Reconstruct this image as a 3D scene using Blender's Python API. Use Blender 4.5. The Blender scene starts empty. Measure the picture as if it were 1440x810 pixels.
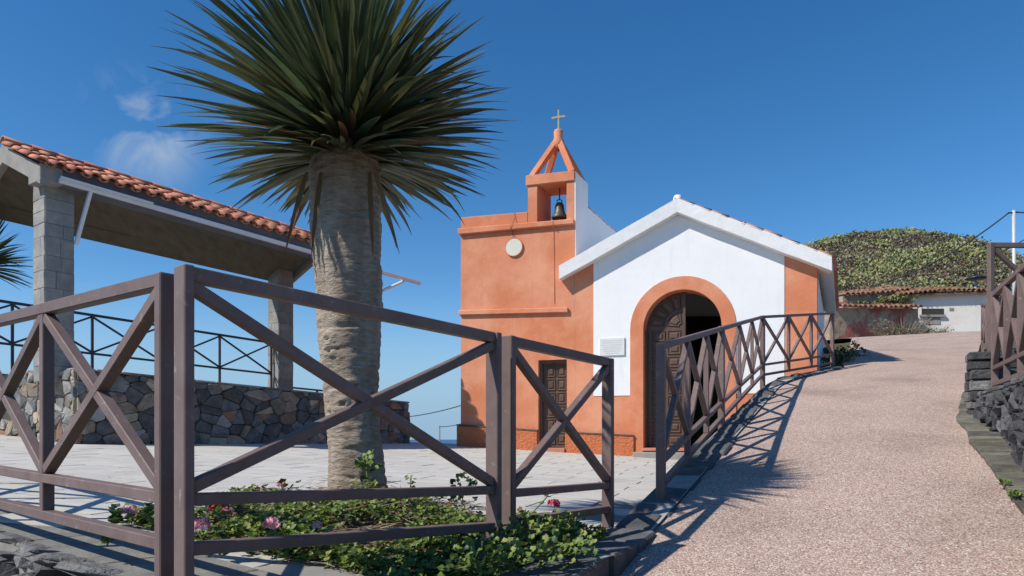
import bpy, bmesh, math, random
from mathutils import Vector, Matrix, Quaternion, noise as mnoise
random.seed(7)
SC = bpy.context.scene
COL = SC.collection
rad = math.radians

# ------------------------------------------------------------------ camera, sky, sun, exposure
# camera eye is the origin, looking along +Y; 1000 px focal length on a 1440 px wide picture
cam = bpy.data.cameras.new('camera')
cam.lens = 25.0
cam.sensor_width = 36.0
cam.shift_y = (610 - 405) / 1440.0
cam.clip_start = 0.05
cam.clip_end = 120000
camo = bpy.data.objects.new('camera', cam)
camo.rotation_euler = (rad(90), 0, 0)
COL.objects.link(camo)
SC.camera = camo

SUN_L = Vector((0.848, 0.405, -0.918)).normalized()
world = bpy.data.worlds.new('World')
SC.world = world
world.use_nodes = True
wn, wl_ = world.node_tree.nodes, world.node_tree.links
wn.clear()
sky = wn.new('ShaderNodeTexSky')
sky.sky_type = 'NISHITA'
sky.sun_disc = False
sky.sun_elevation = math.asin(-SUN_L.z)
sky.sun_rotation = math.atan2(-SUN_L.x, -SUN_L.y)
sky.altitude = 1200
sky.air_density = 1.0
sky.dust_density = 0.25
sky.ozone_density = 2.4
hs = wn.new('ShaderNodeHueSaturation')
hs.inputs['Saturation'].default_value = 1.32
hs.inputs['Value'].default_value = 1.0
wl_.new(sky.outputs[0], hs.inputs['Color'])
# thin wisps of cirrus
geo = wn.new('ShaderNodeTexCoord')
nz = wn.new('ShaderNodeTexNoise')
nz.inputs['Scale'].default_value = 12.0
nz.inputs['Detail'].default_value = 7.0
nz.inputs['Roughness'].default_value = 0.55
nz.inputs['Distortion'].default_value = 0.7
wl_.new(geo.outputs['Generated'], nz.inputs['Vector'])
rmp = wn.new('ShaderNodeValToRGB')
rmp.color_ramp.elements[0].position = 0.43
rmp.color_ramp.elements[1].position = 0.72
wl_.new(nz.outputs[0], rmp.inputs[0])
dst = wn.new('ShaderNodeVectorMath')
dst.operation = 'DISTANCE'
wl_.new(geo.outputs['Generated'], dst.inputs[0])
dst.inputs[1].default_value = Vector((-0.515, 1.0, 0.425)).normalized()
mr = wn.new('ShaderNodeMapRange')
mr.interpolation_type = 'SMOOTHSTEP'
mr.inputs['From Min'].default_value = 0.085
mr.inputs['From Max'].default_value = 0.02
mr.inputs['To Min'].default_value = 0.0
mr.inputs['To Max'].default_value = 0.75
wl_.new(dst.outputs['Value'], mr.inputs['Value'])
mul = wn.new('ShaderNodeMath')
mul.operation = 'MULTIPLY'
wl_.new(rmp.outputs[0], mul.inputs[0])
wl_.new(mr.outputs[0], mul.inputs[1])
mixc = wn.new('ShaderNodeMix')
mixc.data_type = 'RGBA'
wl_.new(mul.outputs[0], mixc.inputs[0])
# pale blue sea haze all round the horizon
sepz = wn.new('ShaderNodeSeparateXYZ')
wl_.new(geo.outputs['Generated'], sepz.inputs[0])
hz_r = wn.new('ShaderNodeMapRange')
hz_r.interpolation_type = 'SMOOTHSTEP'
hz_r.inputs['From Min'].default_value = 0.0
hz_r.inputs['From Max'].default_value = 0.20
hz_r.inputs['To Min'].default_value = 0.94
hz_r.inputs['To Max'].default_value = 0.0
wl_.new(sepz.outputs['Z'], hz_r.inputs['Value'])
hmix = wn.new('ShaderNodeMix')
hmix.data_type = 'RGBA'
wl_.new(hz_r.outputs[0], hmix.inputs[0])
wl_.new(hs.outputs[0], hmix.inputs[6])
hmix.inputs[7].default_value = (1.95, 3.25, 4.75, 1)
wl_.new(hmix.outputs[2], mixc.inputs[6])
mixc.inputs[7].default_value = (3.9, 4.4, 5.0, 1)
bg = wn.new('ShaderNodeBackground')
bg.inputs['Strength'].default_value = 0.140
wl_.new(mixc.outputs[2], bg.inputs['Color'])
wo = wn.new('ShaderNodeOutputWorld')
wl_.new(bg.outputs[0], wo.inputs[0])

sun = bpy.data.lights.new('sun', 'SUN')
sun.energy = 5.0
sun.angle = rad(0.53)
sun.color = (1.0, 0.935, 0.84)
suno = bpy.data.objects.new('sun', sun)
suno.rotation_mode = 'QUATERNION'
suno.rotation_quaternion = SUN_L.to_track_quat('-Z', 'Y')
suno.location = (-8, -4, 9)
COL.objects.link(suno)

SC.view_settings.view_transform = 'Standard'
SC.view_settings.look = 'None'
SC.view_settings.exposure = 0.0
SC.view_settings.gamma = 1.0
SC.view_settings.use_curve_mapping = False

# ------------------------------------------------------------------ helpers
def V(*a): return Vector(a)
def at(px, py, Y): return Vector(((px - 720) / 1000.0 * Y, Y, (610 - py) / 1000.0 * Y))

def wloc(o):
    p = Vector((0, 0, 0))
    while o is not None:
        p += o.location
        o = o.parent
    return p

def tag(o, label=None, cat=None, group=None, kind=None):
    if label: o['label'] = label
    if cat: o['category'] = cat
    if group: o['group'] = group
    if kind: o['kind'] = kind
    return o

def thing(name, loc, label, cat, group=None):
    o = bpy.data.objects.new(name, None)
    o.empty_display_size = 0.2
    o.location = loc
    COL.objects.link(o)
    return tag(o, label, cat, group)

def link(name, me, parent=None):
    o = bpy.data.objects.new(name, me)
    COL.objects.link(o)
    if parent is not None: o.parent = parent
    return o

def mk(name, verts, faces, mats, parent=None, smooth=False, midx=None, loc=None):
    base = wloc(parent) if parent is not None else (Vector(loc) if loc is not None else Vector((0, 0, 0)))
    me = bpy.data.meshes.new(name)
    me.from_pydata([Vector(v) - base for v in verts], [], faces)
    if not isinstance(mats, (list, tuple)): mats = [mats]
    for m in mats: me.materials.append(m)
    if midx: me.polygons.foreach_set('material_index', midx)
    if smooth: me.polygons.foreach_set('use_smooth', [True] * len(me.polygons))
    me.update()
    o = link(name, me, parent)
    if parent is None and loc is not None: o.location = loc
    return o

def from_bm(name, bm, mats, parent=None, smooth=False, loc=None):
    base = wloc(parent) if parent is not None else (Vector(loc) if loc is not None else Vector((0, 0, 0)))
    for v in bm.verts: v.co -= base
    me = bpy.data.meshes.new(name)
    bm.to_mesh(me); bm.free()
    if not isinstance(mats, (list, tuple)): mats = [mats]
    for m in mats: me.materials.append(m)
    if smooth: me.polygons.foreach_set('use_smooth', [True] * len(me.polygons))
    o = link(name, me, parent)
    if parent is None and loc is not None: o.location = loc
    return o

def bevel_all(bm, w, seg=1):
    if w > 0:
        bmesh.ops.bevel(bm, geom=list(bm.edges), offset=w, segments=seg, affect='EDGES', clamp_overlap=True)

def add_prism(bm, pts, ext):
    a = [bm.verts.new(p) for p in pts]
    b = [bm.verts.new(Vector(p) + ext) for p in pts]
    n = len(pts)
    fs = [bm.faces.new(a), bm.faces.new(b[::-1])]
    for i in range(n):
        j = (i + 1) % n
        fs.append(bm.faces.new((a[j], a[i], b[i], b[j])))
    bmesh.ops.recalc_face_normals(bm, faces=fs)

def prism(name, pts, ext, mat, parent=None, bevel=0.0, loc=None):
    bm = bmesh.new()
    add_prism(bm, [Vector(p) for p in pts], Vector(ext))
    bevel_all(bm, bevel)
    return from_bm(name, bm, mat, parent, loc=loc)

def add_beam(bm, p0, p1, w, h, side):
    """box from p0 to p1; w across 'side' direction, h across the third direction"""
    p0, p1 = Vector(p0), Vector(p1)
    d = (p1 - p0).normalized()
    s = Vector(side); s = (s - d * s.dot(d)).normalized()
    t = d.cross(s).normalized()
    q = [p0 + s * (a * w / 2) + t * (b * h / 2) for a, b in ((-1, -1), (1, -1), (1, 1), (-1, 1))]
    add_prism(bm, q, p1 - p0)

def beam(name, p0, p1, w, h, side, mat, parent, bevel=0.003, loc=None):
    bm = bmesh.new()
    add_beam(bm, p0, p1, w, h, side)
    bevel_all(bm, bevel)
    return from_bm(name, bm, mat, parent, loc=loc)

def tube(name, pts, r, mat, parent=None, n=8, loc=None, closed=True):
    pts = [Vector(p) for p in pts]
    rs = r if isinstance(r, (list, tuple)) else [r] * len(pts)
    vs, fs = [], []
    for i, p in enumerate(pts):
        d = (pts[min(i + 1, len(pts) - 1)] - pts[max(i - 1, 0)]).normalized()
        up = Vector((0, 0, 1)) if abs(d.z) < 0.95 else Vector((1, 0, 0))
        s = d.cross(up).normalized(); t = s.cross(d)
        for k in range(n):
            a = 2 * math.pi * k / n
            vs.append(p + (s * math.cos(a) + t * math.sin(a)) * rs[i])
    for i in range(len(pts) - 1):
        for k in range(n):
            j = (k + 1) % n
            fs.append((i * n + k, i * n + j, (i + 1) * n + j, (i + 1) * n + k))
    if closed:
        fs.append(tuple(range(n))[::-1]); fs.append(tuple((len(pts) - 1) * n + k for k in range(n)))
    return mk(name, vs, fs, mat, parent, smooth=True, loc=loc)

def lathe(name, prof, centre, mat, parent=None, n=24, loc=None):
    vs, fs = [], []
    for r, z in prof:
        for k in range(n):
            a = 2 * math.pi * k / n
            vs.append(Vector(centre) + Vector((r * math.cos(a), r * math.sin(a), z)))
    for i in range(len(prof) - 1):
        for k in range(n):
            j = (k + 1) % n
            fs.append((i * n + k, i * n + j, (i + 1) * n + j, (i + 1) * n + k))
    return mk(name, vs, fs, mat, parent, smooth=True, loc=loc)

def inpoly(x, y, poly):
    c = False; n = len(poly)
    for i in range(n):
        x1, y1 = poly[i]; x2, y2 = poly[(i + 1) % n]
        if (y1 > y) != (y2 > y) and x < (x2 - x1) * (y - y1) / (y2 - y1) + x1: c = not c
    return c

# ------------------------------------------------------------------ materials
MATS = {}
def new_mat(name):
    m = bpy.data.materials.new(name); m.use_nodes = True
    MATS[name] = m
    return m, m.node_tree.nodes, m.node_tree.links, m.node_tree.nodes['Principled BSDF']

def ramp(nt, stops):
    r = nt.new('ShaderNodeValToRGB')
    cr = r.color_ramp
    while len(cr.elements) < len(stops): cr.elements.new(0.5)
    for e, (p, c) in zip(cr.elements, stops):
        e.position = p; e.color = (c[0], c[1], c[2], 1)
    return r

def surf(name, stops, scale=3.0, rough=0.8, bump=0.3, bscale=40.0, bdist=0.01, detail=6.0, rnd=0.0,
         stretch=None, metallic=0.0, spec=0.5, blotch=None, trans=0.0, hue=0.0, coords='Object', streak=None):
    """procedural surface: noise ramp colour, optional second blotch layer, bump, per-object tone change"""
    m, nt, lk, bs = new_mat(name)
    tc = nt.new('ShaderNodeTexCoord')
    vec = tc.outputs[coords]
    if stretch:
        mp = nt.new('ShaderNodeMapping'); mp.inputs['Scale'].default_value = stretch
        lk.new(vec, mp.inputs['Vector']); vec = mp.outputs[0]
    n1 = nt.new('ShaderNodeTexNoise'); n1.inputs['Scale'].default_value = scale
    n1.inputs['Detail'].default_value = detail; n1.inputs['Roughness'].default_value = 0.6
    lk.new(vec, n1.inputs['Vector'])
    r1 = ramp(nt, stops); lk.new(n1.outputs[0], r1.inputs[0])
    col = r1.outputs[0]
    if blotch:
        (bc, bs_, lo, hi, amt) = blotch
        n3 = nt.new('ShaderNodeTexNoise'); n3.inputs['Scale'].default_value = bs_
        n3.inputs['Detail'].default_value = 5; n3.inputs['Roughness'].default_value = 0.65
        lk.new(vec, n3.inputs['Vector'])
        r3 = nt.new('ShaderNodeMapRange'); r3.inputs['From Min'].default_value = lo; r3.inputs['From Max'].default_value = hi
        r3.inputs['To Max'].default_value = amt
        lk.new(n3.outputs[0], r3.inputs['Value'])
        mx = nt.new('ShaderNodeMix'); mx.data_type = 'RGBA'
        lk.new(r3.outputs[0], mx.inputs[0]); lk.new(col, mx.inputs[6]); mx.inputs[7].default_value = (*bc, 1)
        col = mx.outputs[2]
    if streak:
        (sc_, amt_) = streak
        mp2 = nt.new('ShaderNodeMapping'); mp2.inputs['Scale'].default_value = (7, 7, 0.45)
        lk.new(tc.outputs[coords], mp2.inputs['Vector'])
        n5 = nt.new('ShaderNodeTexNoise'); n5.inputs['Scale'].default_value = 1.0; n5.inputs['Detail'].default_value = 5; n5.inputs['Roughness'].default_value = 0.7
        lk.new(mp2.outputs[0], n5.inputs['Vector'])
        r5 = nt.new('ShaderNodeMapRange'); r5.inputs['From Min'].default_value = 0.55; r5.inputs['From Max'].default_value = 0.78; r5.inputs['To Max'].default_value = amt_
        lk.new(n5.outputs[0], r5.inputs['Value'])
        m5 = nt.new('ShaderNodeMix'); m5.data_type = 'RGBA'
        lk.new(r5.outputs[0], m5.inputs[0]); lk.new(col, m5.inputs[6]); m5.inputs[7].default_value = (*sc_, 1)
        col = m5.outputs[2]
    if rnd or hue:
        oi = nt.new('ShaderNodeObjectInfo')
        hv = nt.new('ShaderNodeHueSaturation')
        if rnd:
            rr = nt.new('ShaderNodeMapRange'); rr.inputs['To Min'].default_value = 1 - rnd; rr.inputs['To Max'].default_value = 1 + rnd
            lk.new(oi.outputs['Random'], rr.inputs['Value']); lk.new(rr.outputs[0], hv.inputs['Value'])
        if hue:
            mm = nt.new('ShaderNodeMath'); mm.operation = 'MULTIPLY'; mm.inputs[1].default_value = 7.31
            fr = nt.new('ShaderNodeMath'); fr.operation = 'FRACT'
            lk.new(oi.outputs['Random'], mm.inputs[0]); lk.new(mm.outputs[0], fr.inputs[0])
            rh = nt.new('ShaderNodeMapRange'); rh.inputs['To Min'].default_value = 0.5 - hue; rh.inputs['To Max'].default_value = 0.5 + hue
            lk.new(fr.outputs[0], rh.inputs['Value']); lk.new(rh.outputs[0], hv.inputs['Hue'])
        lk.new(col, hv.inputs['Color']); col = hv.outputs[0]
    lk.new(col, bs.inputs['Base Color'])
    bs.inputs['Roughness'].default_value = rough
    bs.inputs['Metallic'].default_value = metallic
    bs.inputs['Specular IOR Level'].default_value = spec
    if bump:
        n2 = nt.new('ShaderNodeTexNoise'); n2.inputs['Scale'].default_value = bscale
        n2.inputs['Detail'].default_value = 5; n2.inputs['Roughness'].default_value = 0.65
        lk.new(vec, n2.inputs['Vector'])
        b = nt.new('ShaderNodeBump'); b.inputs['Strength'].default_value = bump; b.inputs['Distance'].default_value = bdist
        lk.new(n2.outputs[0], b.inputs['Height']); lk.new(b.outputs[0], bs.inputs['Normal'])
    if trans:
        tr = nt.new('ShaderNodeBsdfTranslucent'); lk.new(col, tr.inputs['Color'])
        mxs = nt.new('ShaderNodeMixShader'); mxs.inputs[0].default_value = trans
        lk.new(bs.outputs[0], mxs.inputs[1]); lk.new(tr.outputs[0], mxs.inputs[2])
        lk.new(mxs.outputs[0], nt['Material Output'].inputs[0])
    return m

def grey(c): return (c, c, c)
M_fence = surf('fence_paint', [(0.3, (0.145, 0.100, 0.092)), (0.7, (0.19, 0.138, 0.125))], scale=9, rough=0.6, bump=0.12, bscale=60, bdist=0.003,
               stretch=(1, 1, 1), blotch=((0.36, 0.31, 0.28), 22, 0.60, 0.72, 0.45), rnd=0.10, spec=0.3, streak=((0.13, 0.085, 0.07), 0.5))
M_rail = surf('railing_paint', [(0.3, (0.035, 0.03, 0.032)), (0.7, (0.055, 0.048, 0.05))], rough=0.5, bump=0)
M_orange = surf('orange_stucco', [(0.25, (0.58, 0.195, 0.092)), (0.5, (0.62, 0.22, 0.11)), (0.8, (0.67, 0.255, 0.14))], scale=1.6, rough=0.9, bump=0.35,
                bscale=14, bdist=0.02, blotch=((0.74, 0.345, 0.21), 1.1, 0.40, 0.64, 0.8), spec=0.2, streak=((0.50, 0.20, 0.12), 0.45))
M_plinth = surf('rough_orange_render', [(0.3, (0.56, 0.17, 0.07)), (0.7, (0.66, 0.22, 0.10))], scale=8, rough=0.95, bump=1.0, bscale=22, bdist=0.05, spec=0.2)
M_white = surf('white_plaster', [(0.3, (0.79, 0.80, 0.80)), (0.7, (0.84, 0.845, 0.84))], scale=1.8, rough=0.9, bump=0.22, bscale=9, bdist=0.02,
               blotch=((0.70, 0.70, 0.68), 3.0, 0.58, 0.8, 0.4), spec=0.2, streak=((0.62, 0.60, 0.56), 0.35))
M_wtrim = surf('white_trim_plaster', [(0.3, (0.76, 0.77, 0.76)), (0.7, (0.84, 0.84, 0.83))], scale=5, rough=0.9, bump=0.3, bscale=6, bdist=0.03,
               blotch=((0.62, 0.60, 0.56), 7.0, 0.63, 0.78, 0.4), spec=0.2)
M_tile = surf('terracotta_tile', [(0.3, (0.42, 0.155, 0.085)), (0.7, (0.56, 0.25, 0.155))], scale=7, rough=0.85, bump=0.25, bscale=60, bdist=0.004,
              rnd=0.2, hue=0.012, blotch=((0.62, 0.36, 0.26), 11, 0.55, 0.75, 0.5), spec=0.25)
M_oldtile = surf('weathered_tile', [(0.3, (0.14, 0.07, 0.045)), (0.5, (0.27, 0.14, 0.09)), (0.72, (0.38, 0.25, 0.18))], scale=2.4, rough=0.95, bump=0.5, bscale=20, bdist=0.03,
                 blotch=((0.10, 0.085, 0.05), 1.3, 0.5, 0.65, 0.7), spec=0.1)
M_conc = surf('grey_concrete', [(0.3, (0.23, 0.225, 0.21)), (0.7, (0.33, 0.32, 0.295))], scale=2.2, rough=0.92, bump=0.25, bscale=22, bdist=0.01,
              blotch=((0.40, 0.33, 0.25), 3.0, 0.5, 0.7, 0.5), spec=0.2)
M_beam = surf('grey_painted_beam', [(0.3, (0.115, 0.12, 0.135)), (0.7, (0.155, 0.16, 0.175))], scale=2.5, rough=0.9, bump=0.15, bscale=25, bdist=0.008, spec=0.2)
M_soffit = surf('brown_soffit', [(0.3, (0.125, 0.105, 0.082)), (0.7, (0.18, 0.155, 0.122))], scale=3, rough=0.9, bump=0.15, bscale=18, spec=0.2, stretch=(3, 1, 1))
M_colstone = surf('column_stone', [(0.25, (0.20, 0.195, 0.185)), (0.5, (0.27, 0.265, 0.25)), (0.75, (0.34, 0.335, 0.315))], scale=5, rough=0.9, bump=0.6, bscale=16, bdist=0.02, rnd=0.15,
                  blotch=((0.42, 0.33, 0.24), 5, 0.55, 0.7, 0.5), spec=0.2)
M_alu = surf('white_metal', [(0.3, (0.66, 0.67, 0.68)), (0.7, (0.74, 0.75, 0.76))], rough=0.35, bump=0, metallic=0.0)
M_mortar = surf('dark_mortar', [(0.3, (0.075, 0.065, 0.055)), (0.7, (0.15, 0.13, 0.11))], scale=8, rough=1, bump=0.6, bscale=40, bdist=0.02, spec=0.1)
ST = []
for i, (a, b) in enumerate([((0.16, 0.13, 0.10), (0.30, 0.245, 0.19)), ((0.11, 0.108, 0.105), (0.21, 0.21, 0.205)), ((0.07, 0.068, 0.066), (0.14, 0.136, 0.13)),
                            ((0.30, 0.24, 0.165), (0.46, 0.39, 0.29)), ((0.19, 0.105, 0.07), (0.30, 0.19, 0.13)), ((0.22, 0.215, 0.20), (0.36, 0.35, 0.33))]):
    ST.append(surf('rubble_stone_%s' % 'abcdef'[i], [(0.3, a), (0.7, b)], scale=7, rough=0.92, bump=0.7, bscale=24, bdist=0.02, rnd=0.22, spec=0.2,
                   blotch=((0.32, 0.30, 0.24), 9, 0.6, 0.75, 0.4)))
LV = []
for i, (a, b) in enumerate([((0.045, 0.046, 0.05), (0.105, 0.107, 0.115)), ((0.06, 0.06, 0.062), (0.14, 0.142, 0.15)), ((0.11, 0.108, 0.105), (0.26, 0.257, 0.25))]):
    LV.append(surf('lava_stone_%s' % 'abc'[i], [(0.3, a), (0.7, b)], scale=9, rough=0.9, bump=1.0, bscale=26, bdist=0.03, rnd=0.2, spec=0.3,
                   blotch=((0.20, 0.19, 0.15), 7, 0.6, 0.75, 0.5)))
M_kerb = surf('kerb_stone', [(0.3, (0.075, 0.077, 0.078)), (0.7, (0.15, 0.152, 0.15))], scale=6, rough=0.9, bump=0.7, bscale=22, bdist=0.02, rnd=0.15, spec=0.25,
              blotch=((0.22, 0.215, 0.18), 5, 0.55, 0.75, 0.5))
M_gutter = surf('gutter_stone', [(0.3, (0.09, 0.085, 0.07)), (0.7, (0.19, 0.18, 0.145))], scale=7, rough=0.92, bump=0.9, bscale=22, bdist=0.02, rnd=0.35, spec=0.2,
                blotch=((0.075, 0.085, 0.04), 6, 0.55, 0.7, 0.5))
M_pave = surf('paving_stone', [(0.3, (0.46, 0.44, 0.40)), (0.7, (0.60, 0.575, 0.525))], scale=3.5, rough=0.88, bump=0.45, bscale=22, bdist=0.012, rnd=0.06, spec=0.25,
              stretch=(1, 3.0, 1), blotch=((0.33, 0.31, 0.28), 2.2, 0.55, 0.78, 0.5), coords='Object')
M_joint = surf('paving_joint', [(0.3, (0.21, 0.195, 0.17)), (0.7, (0.29, 0.275, 0.245))], scale=9, rough=1, bump=0.3, spec=0.1)
M_soil = surf('dry_soil', [(0.25, (0.10, 0.065, 0.042)), (0.5, (0.19, 0.135, 0.09)), (0.75, (0.30, 0.23, 0.16))], scale=14, rough=1, bump=1.0, bscale=40, bdist=0.03, spec=0.1)
M_hill = surf('hill_earth', [(0.3, (0.12, 0.08, 0.055)), (0.55, (0.20, 0.14, 0.095)), (0.75, (0.17, 0.16, 0.08))], scale=0.35, rough=1, bump=0.8, bscale=2.5, bdist=0.3, spec=0.1)
M_grass = surf('slope_scrub', [(0.3, (0.09, 0.075, 0.045)), (0.6, (0.10, 0.11, 0.05)), (0.8, (0.16, 0.14, 0.08))], scale=0.8, rough=1, bump=0.8, bscale=6, bdist=0.1, spec=0.1)
M_door = surf('brown_door_wood', [(0.3, (0.075, 0.042, 0.028)), (0.7, (0.115, 0.068, 0.046))], scale=5, rough=0.55, bump=0.15, bscale=40, bdist=0.003, stretch=(1, 1, 0.2))
M_dark = surf('interior_shade_colour', [(0.3, (0.035, 0.028, 0.024)), (0.7, (0.055, 0.045, 0.038))], rough=0.95, bump=0)  # near-black colour stands in for the unlit gloom indoors
M_bronze = surf('old_bronze', [(0.3, (0.06, 0.058, 0.048)), (0.6, (0.11, 0.108, 0.088)), (0.8, (0.24, 0.235, 0.18))], scale=9, rough=0.5, bump=0.2, bscale=30, bdist=0.004, metallic=0.55)
M_cross = surf('pale_stone_cross', [(0.3, (0.30, 0.28, 0.22)), (0.7, (0.42, 0.40, 0.33))], scale=14, rough=0.8, bump=0.2)
M_marble = surf('grey_marble', [(0.3, (0.66, 0.665, 0.65)), (0.7, (0.73, 0.735, 0.72))], scale=9, rough=0.4, bump=0)
M_letter = surf('engraved_line', [(0.3, (0.54, 0.54, 0.53)), (0.7, (0.59, 0.59, 0.58))], rough=0.7, bump=0)
M_disc = surf('cream_disc', [(0.3, (0.62, 0.60, 0.50)), (0.7, (0.70, 0.68, 0.58))], scale=7, rough=0.7, bump=0.1)
M_wire = surf('black_cable', [(0.3, grey(0.02)), (0.7, grey(0.03))], rough=0.6, bump=0)
M_pole = surf('galvanised_pole', [(0.3, grey(0.5)), (0.7, grey(0.6))], rough=0.5, bump=0, metallic=0.2)
M_solar = surf('dark_lamp_head', [(0.3, (0.02, 0.03, 0.05)), (0.7, (0.03, 0.045, 0.07))], rough=0.3, bump=0)
M_ochre = surf('peeling_red_render', [(0.3, (0.30, 0.085, 0.07)), (0.45, (0.34, 0.14, 0.11)), (0.52, (0.38, 0.31, 0.23)), (0.7, (0.28, 0.22, 0.16))], scale=1.1, rough=1, bump=0.8, bscale=6, bdist=0.06,
               blotch=((0.16, 0.13, 0.09), 2.0, 0.55, 0.7, 0.7), spec=0.1)
M_cream = surf('cream_wash', [(0.3, (0.70, 0.67, 0.60)), (0.7, (0.78, 0.75, 0.69))], scale=1.2, rough=0.95, bump=0.4, bscale=4, bdist=0.05, spec=0.1)
M_sticks = surf('dry_twigs', [(0.3, (0.20, 0.16, 0.11)), (0.7, (0.33, 0.28, 0.21))], scale=6, rough=1, bump=0)

def leaf_mat(name, stops, trans, rnd, hue, rough=0.4, spec=0.4, scale=3):
    return surf(name, stops, scale=scale, rough=rough, bump=0, rnd=rnd, hue=hue, trans=trans, spec=spec)
M_leafA = leaf_mat('sword_leaf_green', [(0.3, (0.065, 0.10, 0.045)), (0.7, (0.12, 0.16, 0.08))], 0.2, 0.4, 0.02, rough=0.30, spec=0.5)
M_leafB = leaf_mat('sword_leaf_olive', [(0.3, (0.13, 0.145, 0.055)), (0.7, (0.20, 0.205, 0.09))], 0.2, 0.25, 0.02, rough=0.42)
M_leafC = leaf_mat('sword_leaf_dry', [(0.3, (0.15, 0.085, 0.04)), (0.7, (0.24, 0.155, 0.085))], 0.1, 0.25, 0.0, rough=0.8, spec=0.2)
M_iv1 = leaf_mat('bed_leaf_green', [(0.3, (0.10, 0.17, 0.03)), (0.7, (0.17, 0.25, 0.05))], 0.25, 0, 0, rough=0.5, scale=2)
M_iv2 = leaf_mat('bed_leaf_lime', [(0.3, (0.20, 0.255, 0.045)), (0.7, (0.30, 0.33, 0.075))], 0.28, 0, 0, rough=0.5, scale=2)
M_iv3 = leaf_mat('bed_leaf_dark', [(0.3, (0.025, 0.055, 0.014)), (0.7, (0.05, 0.085, 0.022))], 0.2, 0, 0, rough=0.5, scale=2)
M_iv4 = leaf_mat('dead_leaf', [(0.3, (0.16, 0.09, 0.05)), (0.7, (0.27, 0.17, 0.09))], 0.1, 0, 0, rough=0.9, spec=0.1, scale=2)
M_pet1 = leaf_mat('pink_petal', [(0.3, (0.80, 0.30, 0.40)), (0.7, (0.85, 0.42, 0.50))], 0.3, 0.05, 0, rough=0.6, scale=30)
M_pet2 = leaf_mat('pale_petal', [(0.3, (0.86, 0.60, 0.66)), (0.7, (0.9, 0.75, 0.78))], 0.3, 0.05, 0, rough=0.6, scale=30)
M_pet3 = leaf_mat('red_petal', [(0.3, (0.62, 0.06, 0.10)), (0.7, (0.70, 0.12, 0.16))], 0.3, 0.05, 0, rough=0.6, scale=30)
M_stem = surf('green_stem', [(0.3, (0.10, 0.13, 0.04)), (0.7, (0.16, 0.18, 0.06))], rough=0.7, bump=0)
CA = [leaf_mat('cactus_pad_%s' % n, [(0.3, a), (0.7, b)], 0.0, 0, 0, rough=0.6, spec=0.3, scale=0.6) for n, a, b in (
    ('green', (0.15, 0.18, 0.07), (0.235, 0.26, 0.105)), ('pale', (0.25, 0.27, 0.15), (0.35, 0.36, 0.22)),
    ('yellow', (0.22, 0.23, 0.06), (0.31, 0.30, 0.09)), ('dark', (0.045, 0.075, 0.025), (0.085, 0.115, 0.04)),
    ('brown', (0.10, 0.065, 0.042), (0.18, 0.125, 0.08)), ('grey', (0.24, 0.23, 0.19), (0.36, 0.34, 0.29)))]

# gravel lane: exposed aggregate
def lane_material():
    m, nt, lk, bs = new_mat('pink_aggregate')
    tc = nt.new('ShaderNodeTexCoord')
    vo = nt.new('ShaderNodeTexVoronoi'); vo.inputs['Scale'].default_value = 125
    lk.new(tc.outputs['Object'], vo.inputs['Vector'])
    sp = nt.new('ShaderNodeSeparateColor'); lk.new(vo.outputs['Color'], sp.inputs[0])
    r = ramp(nt, [(0.0, (0.20, 0.145, 0.12)), (0.16, (0.33, 0.225, 0.19)), (0.40, (0.42, 0.29, 0.245)), (0.64, (0.475, 0.355, 0.305)), (0.86, (0.54, 0.45, 0.385)), (1.0, (0.70, 0.64, 0.57))])
    lk.new(sp.outputs[0], r.inputs[0])
    n = nt.new('ShaderNodeTexNoise'); n.inputs['Scale'].default_value = 0.9; n.inputs['Detail'].default_value = 6; n.inputs['Roughness'].default_value = 0.6
    lk.new(tc.outputs['Object'], n.inputs['Vector'])
    r2 = ramp(nt, [(0.28, (0.72, 0.70, 0.66)), (0.48, (0.95, 0.94, 0.91)), (0.75, (1.10, 1.07, 1.03))])
    lk.new(n.outputs[0], r2.inputs[0])
    mx = nt.new('ShaderNodeMix'); mx.data_type = 'RGBA'; mx.blend_type = 'MULTIPLY'; mx.inputs[0].default_value = 1
    lk.new(r.outputs[0], mx.inputs[6]); lk.new(r2.outputs[0], mx.inputs[7])
    n4 = nt.new('ShaderNodeTexNoise'); n4.inputs['Scale'].default_value = 4.5; n4.inputs['Detail'].default_value = 7; n4.inputs['Roughness'].default_value = 0.7
    lk.new(tc.outputs['Object'], n4.inputs['Vector'])
    mr4 = nt.new('ShaderNodeMapRange'); mr4.inputs['From Min'].default_value = 0.66; mr4.inputs['From Max'].default_value = 0.74; mr4.inputs['To Max'].default_value = 0.65
    lk.new(n4.outputs[0], mr4.inputs['Value'])
    mx2 = nt.new('ShaderNodeMix'); mx2.data_type = 'RGBA'
    lk.new(mr4.outputs[0], mx2.inputs[0]); lk.new(mx.outputs[2], mx2.inputs[6]); mx2.inputs[7].default_value = (0.46, 0.44, 0.40, 1)
    lk.new(mx2.outputs[2], bs.inputs['Base Color'])
    bs.inputs['Roughness'].default_value = 0.9
    bs.inputs['Specular IOR Level'].default_value = 0.25
    b = nt.new('ShaderNodeBump'); b.inputs['Strength'].default_value = 0.6; b.inputs['Distance'].default_value = 0.006; b.invert = True
    lk.new(vo.outputs['Distance'], b.inputs['Height']); lk.new(b.outputs[0], bs.inputs['Normal'])
    return m
M_lane = lane_material()

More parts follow.
